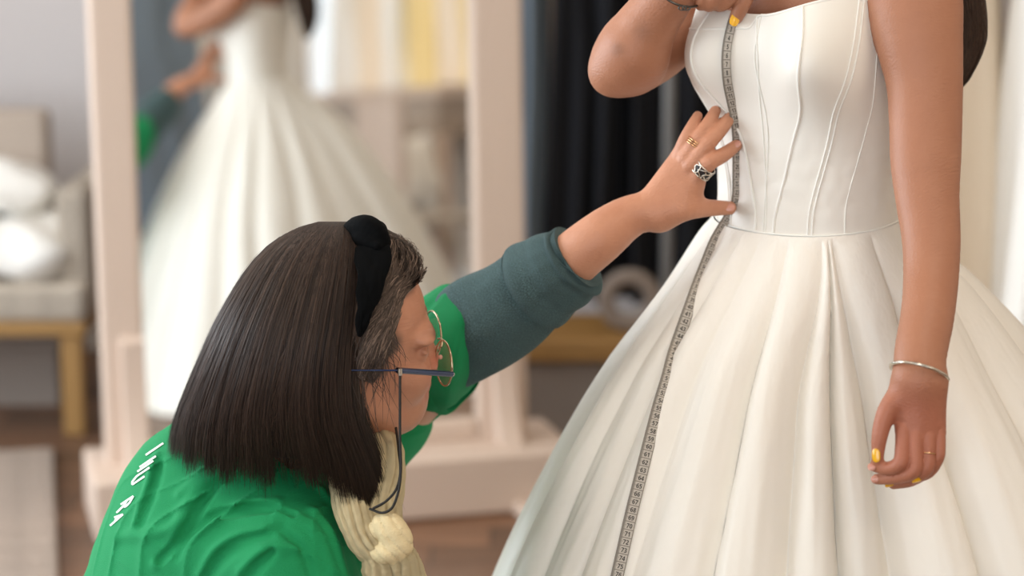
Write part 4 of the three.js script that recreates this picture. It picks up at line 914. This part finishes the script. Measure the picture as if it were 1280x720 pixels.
const shirt = part('t_shirt', solidGeometry(sh, 0.004, [], null, keepShirt), M.green, tailor, tailor, 'bright green short-sleeved cotton T-shirt with white lettering on the back');
// sleeve of the raised arm: wide, open, hanging from the arm
const foldy = (seedNo, amp) => (t1, t) => amp * (0.6 * Math.sin(t1 * 3 + t * 5 + seedNo) + 0.5 * Math.sin(t1 * 5 - t * 9 + seedNo * 2) + 0.8 * nz(Math.cos(t1) * 2.5 + seedNo, t * 5, Math.sin(t1) * 2.5));
part('sleeve', loft(pathRings([[445, 555, 2.96, 80, 0.95, 0.4, 0.9], [497, 488, 2.94, 86, 0.95, 0.1, 1], [538, 446, 2.92, 82, 0.95, -0.12, 1], [560, 438, 2.905, 81, 0.95, -0.20, 0.97], [573, 433, 2.898, 82, 0.95, -0.22, 0.97]]), 96, 60, (a, t) => foldy(2, 0.0045)(a, t) + (t > 0.86 && t < 0.9 ? -0.0018 : 0), false), M.green, tailor, shirt);
part('sleeve_hem', loft(pathRings([[567, 436, 2.901, 82, 0.955, -0.22, 0.97], [572, 433, 2.898, 82.5, 0.955, -0.22, 0.97], [576, 431, 2.896, 81, 0.955, -0.22, 0.97], [573, 433, 2.898, 78, 0.955, -0.22, 0.97], [566, 437, 2.901, 77, 0.955, -0.22, 0.97]]), 96, 20, (a) => foldy(2, 0.0045)(a, 0.97), false), M.green, tailor, shirt);
// slate long sleeve under it, pushed up and cuffed
const under = part('undersleeve', loft(pathRings([[478, 518, 2.945, 38], [535, 462, 2.918, 44], [577, 424, 2.895, 57], [610, 402, 2.875, 63], [645, 378, 2.855, 58], [680, 352, 2.835, 53], [708, 332, 2.815, 48]]), 96, 70, (a, t) => foldy(5, 0.0022)(a * 1, t * 0.9) + 0.0016 * Math.sin(t * 17 + a * 2) * Math.sin(a + 1), false), M.slate, tailor, tailor, 'slate grey long sleeve pushed up the forearm');
part('cuff', loft(pathRings([[664, 364, 2.842, 55], [666, 362.5, 2.841, 58.5], [690, 345.5, 2.826, 55], [712, 330, 2.813, 50], [720, 323.5, 2.808, 48], [722.5, 321.5, 2.806, 45.5], [718, 325, 2.809, 42], [700, 338, 2.82, 41]]), 96, 60, (a, t) => foldy(8, 0.0022)(a, t) + 0.0012 * Math.sin(t * 40), false), M.slate, tailor, under);
// lettering across the back, printed on the cloth: each letter a flat print that follows the shirt
{
  const a0 = [183, 567], a1 = [132, 668];      // the line of writing, from far shoulder to near side
  const strokes = { I: [[[0.1, 0], [0.1, 1]]], L: [[[0, 1], [0, 0], [0.6, 0]]], U: [[[0, 1], [0, 0.15], [0.3, 0], [0.6, 0.15], [0.6, 1]]], N: [[[0, 0], [0, 1], [0.6, 0], [0.6, 1]]], R: [[[0, 0], [0, 1], [0.45, 1], [0.6, 0.75], [0.45, 0.5], [0, 0.5]], [[0.3, 0.5], [0.6, 0]]], A: [[[0, 0], [0.3, 1], [0.6, 0]], [[0.12, 0.36], [0.48, 0.36]]] };
  const word = [['I', 0.0], ['I', 0.15], ['I', 0.205], ['U', 0.30], ['R', 0.63], ['A', 0.79]];
  const bits = [];
  const put = (s, r) => [lerp(a0[0], a1[0], s) + r * lerp(22, 12, s), lerp(a0[1], a1[1], s) - r * lerp(15, 8, s)];  // up the letter = towards the neck
  for (const [ch, s0] of word) for (const line of strokes[ch]) {
    for (let i = 1; i < line.length; i++) {
      const [u0, v0] = line[i - 1], [u1, v1] = line[i], N = 6, L = [], Rr = [];
      const p0 = put(s0 + u0 * 0.17, v0), p1 = put(s0 + u1 * 0.17, v1), dx = p1[0] - p0[0], dy = p1[1] - p0[1], l = Math.hypot(dx, dy), ox = -dy / l * 1.15, oy = dx / l * 1.15;
      for (let j = 0; j <= N; j++) for (const [sgn, list] of [[1, L], [-1, Rr]]) { const x = p0[0] + dx * j / N + ox * sgn, y = p0[1] + dy * j / N + oy * sgn, d = sh.ray(x, y); list.push(d ? P(x, y, d - 0.0015) : null); }
      if ([...L, ...Rr].some((q2) => !q2)) continue;
      bits.push(surface(1, N, (uu, vv) => (uu < 0.5 ? L : Rr)[Math.round(vv * N)].clone()));
    }
  }
  if (bits.length) part('lettering', merge(bits), M.letter, tailor, shirt, 'white lettering');
}
// ---- trousers, shoes
{
  const tr = new Solid();
  tr.cone(hipAt.clone().add(V(0, -0.02, -0.08)), hipAt.clone().add(V(0, -0.02, 0.08)), 0.15, 0.15, 0.04);
  for (const [k, s] of [[kneeL, -1], [kneeR, 1]]) { const hip = hipAt.clone().add(V(0.02, -0.05, s * 0.09)), foot = V(hipAt.x - 0.12, 0.065, hipAt.z + s * 0.1 - 0.02); tr.cone(hip, k, 0.095, 0.072, 0.03); tr.cone(k, foot, 0.062, 0.05, 0.02); }
  const g = part('trousers', solidGeometry(tr, 0.012), M.trousers, tailor, tailor, 'dark trousers');
  for (const s of [-1, 1]) { const f = new Solid(), a = V(hipAt.x - 0.12, 0.05, hipAt.z + s * 0.1 - 0.02); f.cone(a, a.clone().add(V(-0.2, -0.008, 0)), 0.046, 0.034, 0.02); part('shoe', solidGeometry(f, 0.008), M.shoe, tailor); }
}

// ---- hair: bob falling from the headband; outline levels [py, left, right, depth of centre, half depth]
const HAIR = [[277, 398, 436, 2.70, 0.012], [284, 374, 447, 2.695, 0.040], [300, 345, 452, 2.69, 0.064], [322, 321, 455, 2.688, 0.082], [350, 300, 456, 2.69, 0.095], [400, 271, 454, 2.70, 0.104], [450, 248, 450, 2.71, 0.108], [500, 227, 452, 2.715, 0.112], [540, 213, 462, 2.72, 0.114], [580, 206, 480, 2.725, 0.112], [640, 198, 499, 2.72, 0.108]];
const hairAt = (py, a, k = 1) => {
  const T2 = (c) => table(HAIR.map((r) => [r[0], r[c]]), py), l = T2(1), r = T2(2), d = T2(3), hd = T2(4) * k, cx = (l + r) / 2, hw = (r - l) / 2 * k;
  const pw = (q, e) => Math.sign(q) * Math.pow(Math.abs(q), e), near = Math.cos(a) > 0 ? 0.62 : 0.85, co = pw(Math.cos(a), near), si = pw(Math.sin(a), near), dd = d - si * hd;
  return P(cx + co * hw * (2.70 / dd) * (dd / 2.70), py, dd);
};
const bottomAt = (px) => table([[200, 552], [222, 568], [250, 586], [290, 598], [340, 600], [380, 604], [410, 618], [440, 636], [470, 648], [510, 652]], px);
{
  const core = tinted(surface(72, 60, (u2, v) => { const a = u2 * 2 * Math.PI, p = hairAt(500, a, 1), px = 640 + (p.x / -((p.y - EYE) * S + p.z * C)) * FOCAL; const end = Math.min(bottomAt(px) - 28, 590); return hairAt(lerp(277, end, v), a, 0.955 + 0.006 * Math.sin(a * 23 + v * 5)); }, true), [0.014, 0.009, 0.007]);
  const st = strands(13000, (i) => {
    const a = rr(-0.35, Math.PI + 0.5), p5 = hairAt(540, a), px5 = 640 + p5.x / -((p5.y - EYE) * -S * -1 + p5.z * C) * FOCAL;
    const start = rnd() < 0.75 ? rr(277, 300) : rr(300, 380), end = bottomAt(clamp(px5, 200, 500)) + rr(-34, 4) + 20 * nz(a * 9, 1, 5) + 14 * nz(a * 31, 2, 5) + (rnd() < 0.10 ? rr(4, 16) : 0), k = rr(0.95, 1.008) + 0.02 * nz(a * 13, 4, 2) + 0.012 * nz(a * 37, 8, 2) + (rnd() < 0.04 ? 0.018 : 0) + (rnd() < 0.012 ? rr(0.02, 0.05) : 0), w1 = rr(0, 9), amp = rr(0.004, 0.02), drift = 0.10 * nz(a * 6, 9, 9) + rr(-0.05, 0.05) + (rnd() < 0.12 ? rr(-0.16, 0.16) : 0), pts = [];
    for (let j = 0; j <= 11; j++) { const t = j / 11, py = lerp(start, end, Math.pow(t, 1.25)); pts.push(hairAt(py, a + drift * t * t + amp * Math.sin(t * 7 + w1), k + 0.006 * Math.sin(t * 5 + w1))); }
    const lightness = rr(0.5, 1.5), topTint = smooth(380, 285, start) * 0.25, lock = 0.85 + 0.7 * nz(a * 11, 3, 1) + 0.4 * nz(a * 37, 3, 4);
    return { pts, w: rr(0.0008, 0.0016), col: [(0.026 + topTint * 0.10) * lightness * lock, (0.0165 + topTint * 0.06) * lightness * lock, (0.0125 + topTint * 0.042) * lightness * lock], out: (p) => p.clone().sub(P((table(HAIR.map((r) => [r[0], (r[1] + r[2]) / 2]), 420)), 430, 2.715)) };
  });
  part('hair', mergeGeometries([core, st]), M.hair, tailor, tailor, 'straight dark brown bob');
  // shorter greying hair in front of the band, over the temple
  const line = new THREE.CatmullRomCurve3([V(500, 294), V(518, 308), V(529, 330), V(526, 350), V(512, 362), V(503, 380), V(497, 402), V(489, 428), V(480, 455), V(468, 478)]);
  const band = new THREE.CatmullRomCurve3([V(470, 286), V(484, 296), V(486, 318), V(484, 342), V(478, 364), V(472, 384), V(464, 404), V(456, 424), V(450, 445), V(446, 470)]);
  const fc = new Solid(); fc.p = ts.p.slice();
  const root = (x, y, lift) => { const d = ts.ray(x, y) ?? 2.665; return P(x, y, d - lift); };
  const core2 = new Solid();
  core2.chain([root(476, 296, 0.004), root(500, 312, 0.0), root(512, 332, -0.002), root(505, 350, -0.003)], [0.012, 0.013, 0.012, 0.008], 0.01); core2.chain([root(480, 330, 0), root(486, 352, -0.004), root(480, 390, -0.004), root(468, 430, -0.004)], [0.016, 0.013, 0.010, 0.007], 0.012);
  fc.p.push(...core2.p);
  const core2Geo = solidGeometry(core2, 0.004, [], (x, y, z) => { const n = 0.8 + 0.5 * nz(x * 90, y * 90, z * 90); return [0.052 * n, 0.034 * n, 0.024 * n]; });
  const front = strands(3200, () => {
    const s = Math.pow(rnd(), 0.8) * 0.98, m0 = rr(0, 1.05), len = rr(0.16, 0.5), m1 = m0 * rr(0.25, 0.8), pts = [], w1 = 6 * nz(s * 9, m0 * 5, 1) + rr(-0.5, 0.5), curl = rr(0.5, 3.2) * (s < 0.5 ? 1.2 : 0.9), lift = rr(0.0005, 0.006) + 0.004 * Math.max(0, nz(s * 14, m0 * 6, 4));
    let last = 2.66;
    for (let j = 0; j <= 12; j++) {
      const t = j / 12, ss = clamp(s + len * t, 0, 1), m = lerp(m0, m1, t), a = line.getPoint(ss), b = band.getPoint(ss), x = lerp(b.x, a.x, m) + curl * Math.sin(t * 9 + w1 + m0 * 5), y = lerp(b.y, a.y, m) + curl * 0.8 * Math.cos(t * 8 + w1), d = fc.ray(x, y) ?? last;
      last = d; pts.push(P(x, y, d - lift * (1 + 0.5 * Math.sin(t * 7 + w1))));
    }
    const g2 = rr(0.45, 1.5), gr = rnd() < 0.3 ? 2.6 : 1.1;
    return { pts, w: rr(0.0006, 0.0013), col: [0.076 * g2 * gr, 0.053 * g2 * gr, 0.040 * g2 * gr], out: (p) => p.clone().sub(headC) };
  });
  part('front_hair', mergeGeometries([core2Geo, front]), M.hair, tailor, tailor, 'wispy greying brown hair at the temple');
  const wisps = strands(90, () => {
    const x0 = rr(446, 486), y0 = rr(395, 452), x1 = x0 + rr(-14, 20) + (rnd() < 0.2 ? 18 : 0), y1 = y0 + rr(25, 55) + (rnd() < 0.22 ? 70 : 0), d0 = (ts.ray(x0, y0) ?? 2.66) - rr(0.002, 0.012), pts = [], b = rr(-16, 16);
    for (let j = 0; j <= 9; j++) { const t = j / 9, x = lerp(x0, x1, t) + b * Math.sin(t * Math.PI), y = lerp(y0, y1, t), d = Math.min((ts.ray(x, y) ?? d0 + 0.01) - 0.004, d0 + 0.02); pts.push(P(x, y, d)); }
    const g2 = rr(0.7, 1.5); return { pts, w: rr(0.0006, 0.0011), col: [0.05 * g2, 0.032 * g2, 0.024 * g2], out: () => camDir(0, 0.1, 1) };
  });
  part('loose_strands', wisps, M.hair, tailor, tailor, 'loose strands in front of the ear');
}
// ---- headband
{
  const rows = [[465, 308, 2.63, 23, 0.2], [466, 332, 2.607, 21, 0.18], [463, 356, 2.592, 17, 0.2], [458, 380, 2.586, 12, 0.22], [453, 402, 2.588, 8, 0.3], [449, 420, 2.594, 4, 0.4]];
  const over = [[448, 300, 2.74, 20, 0.3], [452, 290, 2.705, 22, 0.3], [460, 293, 2.664, 23, 0.24], ...rows];
  const b = part('headband', loft(pathRings(over), 40, 70, (a, t) => 0.0012 * Math.sin(a * 2 + t * 30) + 0.0015 * nz(Math.cos(a) * 3, t * 9, Math.sin(a) * 3)), M.velvet, tailor, tailor, 'black velvet headband with a knot on top');
  const k = new Solid(); k.chain([P(434, 292, 2.685), P(444, 287, 2.662), P(459, 286, 2.645), P(473, 296, 2.634), P(478, 312, 2.63)], [0.008, 0.014, 0.0165, 0.013, 0.007], 0.01); k.chain([P(438, 300, 2.66), P(452, 300, 2.638), P(472, 308, 2.622)], [0.007, 0.010, 0.006], 0.004); k.chain([P(446, 276, 2.672), P(462, 282, 2.645), P(480, 300, 2.634)], [0.006, 0.008, 0.006], 0.004);
  part('knot', solidGeometry(k, 0.003), M.velvet, tailor, b);
}
// ---- scarf
{
  const rib = (n, amp) => (a, t) => amp * (1.2 - 2.4 * Math.pow(1 - Math.abs(Math.sin(a * n / 2 + Math.sin(t * 5) * 1.3 + 0.8 * nz(Math.cos(a), t * 4, Math.sin(a)))), 2.2)) + 0.0022 * nz(Math.cos(a) * 4, t * 9, Math.sin(a) * 4);
  const s = part('scarf', loft(pathRings([[470, 560, 2.84, 24, 1.2], [438, 590, 2.72, 24, 1.2], [436, 622, 2.65, 20, 1.0], [447, 655, 2.625, 21, 0.8], [463, 684, 2.615, 19, 0.8], [482, 700, 2.612, 13, 0.8]]), 96, 90, rib(11, 0.0017)), M.scarf, tailor, tailor, 'cream knotted cotton scarf');
  part('loop', loft(pathRings([[470, 545, 2.80, 22, 1.2], [482, 570, 2.715, 22, 1.0], [480, 605, 2.675, 24, 0.9], [478, 640, 2.645, 23, 0.8], [482, 668, 2.63, 18, 0.8]]), 120, 110, rib(11, 0.0016)), M.scarf, tailor, s);
  const kn = new Solid(); kn.chain([P(470, 662, 2.622), P(486, 661, 2.608), P(496, 676, 2.606), P(495, 696, 2.612)], [0.015, 0.019, 0.020, 0.015], 0.008); kn.chain([P(466, 690, 2.615), P(484, 692, 2.602), P(500, 684, 2.600)], [0.012, 0.013, 0.011], 0.004);
  kn.off = (x, y, z) => 0.0022 * Math.pow(1 - Math.abs(Math.sin((x * 0.8 + y * 0.6) * 230 + 1.5 * nz(x * 25, y * 25, z * 25))), 2) + 0.0015 * nz(x * 60, y * 60, z * 60);
  part('knot', solidGeometry(kn, 0.0026), M.scarf, tailor, s);
  part('scarf_end', loft(pathRings([[470, 690, 2.615, 16, 0.7], [476, 710, 2.612, 22, 0.6], [486, 740, 2.612, 26, 0.5], [494, 780, 2.616, 28, 0.4]]), 72, 40, rib(10, 0.0018)), M.scarf, tailor, s);
  part('scarf_end', loft(pathRings([[498, 684, 2.612, 15, 0.7], [504, 704, 2.61, 20, 0.6], [512, 735, 2.612, 22, 0.5], [520, 780, 2.616, 24, 0.4]]), 72, 40, rib(9, 0.0018)), M.scarf, tailor, s);
}

// ------------------------------------------------------------------ eyeglasses
{
  const g = thing('eyeglasses', 'round thin-rimmed eyeglasses with blue temples on a black neck cord, worn by the kneeling woman', 'glasses', H(0.112, 0, -0.02));
  const R = 0.0285, put = H, cen = (s) => put(0.1045, s * 0.034, -0.020);
  const tiltU = hU.clone().addScaledVector(hF, 0.10).normalize();
  for (const s of [-1, 1]) {
    const nF = hF.clone().addScaledVector(hL, s < 0 ? 0.14 : 0.16).normalize(), nL = V().crossVectors(tiltU, nF).normalize(), pts = [];
    for (let i = 0; i < 40; i++) { const a = i / 40 * 2 * Math.PI; pts.push(cen(s).addScaledVector(nL, Math.cos(a) * R).addScaledVector(tiltU, Math.sin(a) * R * 0.98)); }
    part('rim', tube(pts, 0.0012, 90, 8, true), std('#cbb79a', 0.2, { metalness: 1 }), g);
    part('lens', surface(40, 8, (u2, v) => { const a = u2 * 2 * Math.PI, r = R * v * 0.985; return cen(s).addScaledVector(nL, Math.cos(a) * r).addScaledVector(tiltU, Math.sin(a) * r * 0.98).addScaledVector(nF, 0.0022 * (1 - v * v)); }, true), M.lens, g);
    const hinge = cen(s).addScaledVector(nL, (s > 0 ? 1 : -1) * R * 1.02).addScaledVector(tiltU, 0.002);
    const mid = s < 0 ? P(497, 463, 2.612) : put(0.05, 0.078, -0.01), ear = s < 0 ? P(440, 463, 2.625) : put(-0.02, 0.082, 0.0);
    const temple = part('temple', merge([tube([hinge, hinge.clone().lerp(mid, 0.5), mid], 0.0037, 20, 8), tube([mid, mid.clone().lerp(ear, 0.6), ear], 0.0012, 20, 8)]), M.blueMetal, g, g, 'dark blue metal temple');
    part('hinge', new THREE.SphereGeometry(0.0036, 14, 10).translate(hinge.x, hinge.y, hinge.z), M.silver, g, temple);
    part('nose_pad', (() => { const p = put(0.105, s * 0.011, -0.026); return new THREE.SphereGeometry(0.003, 12, 8).translate(p.x, p.y, p.z); })(), M.bareNail, g);
  }
  part('bridge', tube([put(0.106, -0.010, -0.013), put(0.109, 0, -0.009), put(0.106, 0.010, -0.013)], 0.0012, 16, 8), std('#cbb79a', 0.2, { metalness: 1 }), g);
  part('neck_cord', tube([P(500, 463, 2.608), P(500, 500, 2.606), P(500, 545, 2.604), P(501, 590, 2.600), P(497, 618, 2.596), P(489, 636, 2.596), P(478, 641, 2.60), P(462, 636, 2.61)], 0.0016, 90, 8), std('#15110d', 0.6), g, g, 'thin black neck cord');
  part('neck_cord', tube([P(495, 535, 2.70), P(498, 560, 2.66), P(500, 595, 2.61), P(494, 614, 2.60), P(482, 627, 2.60), P(466, 636, 2.605)], 0.0016, 60, 8), std('#15110d', 0.6), g);
  part('cord_loop', (() => { const a = P(500, 465, 2.606); return new THREE.CylinderGeometry(0.0026, 0.0026, 0.008, 12).translate(a.x, a.y, a.z); })(), M.silver, g);
}

renderer.render(scene, camera);
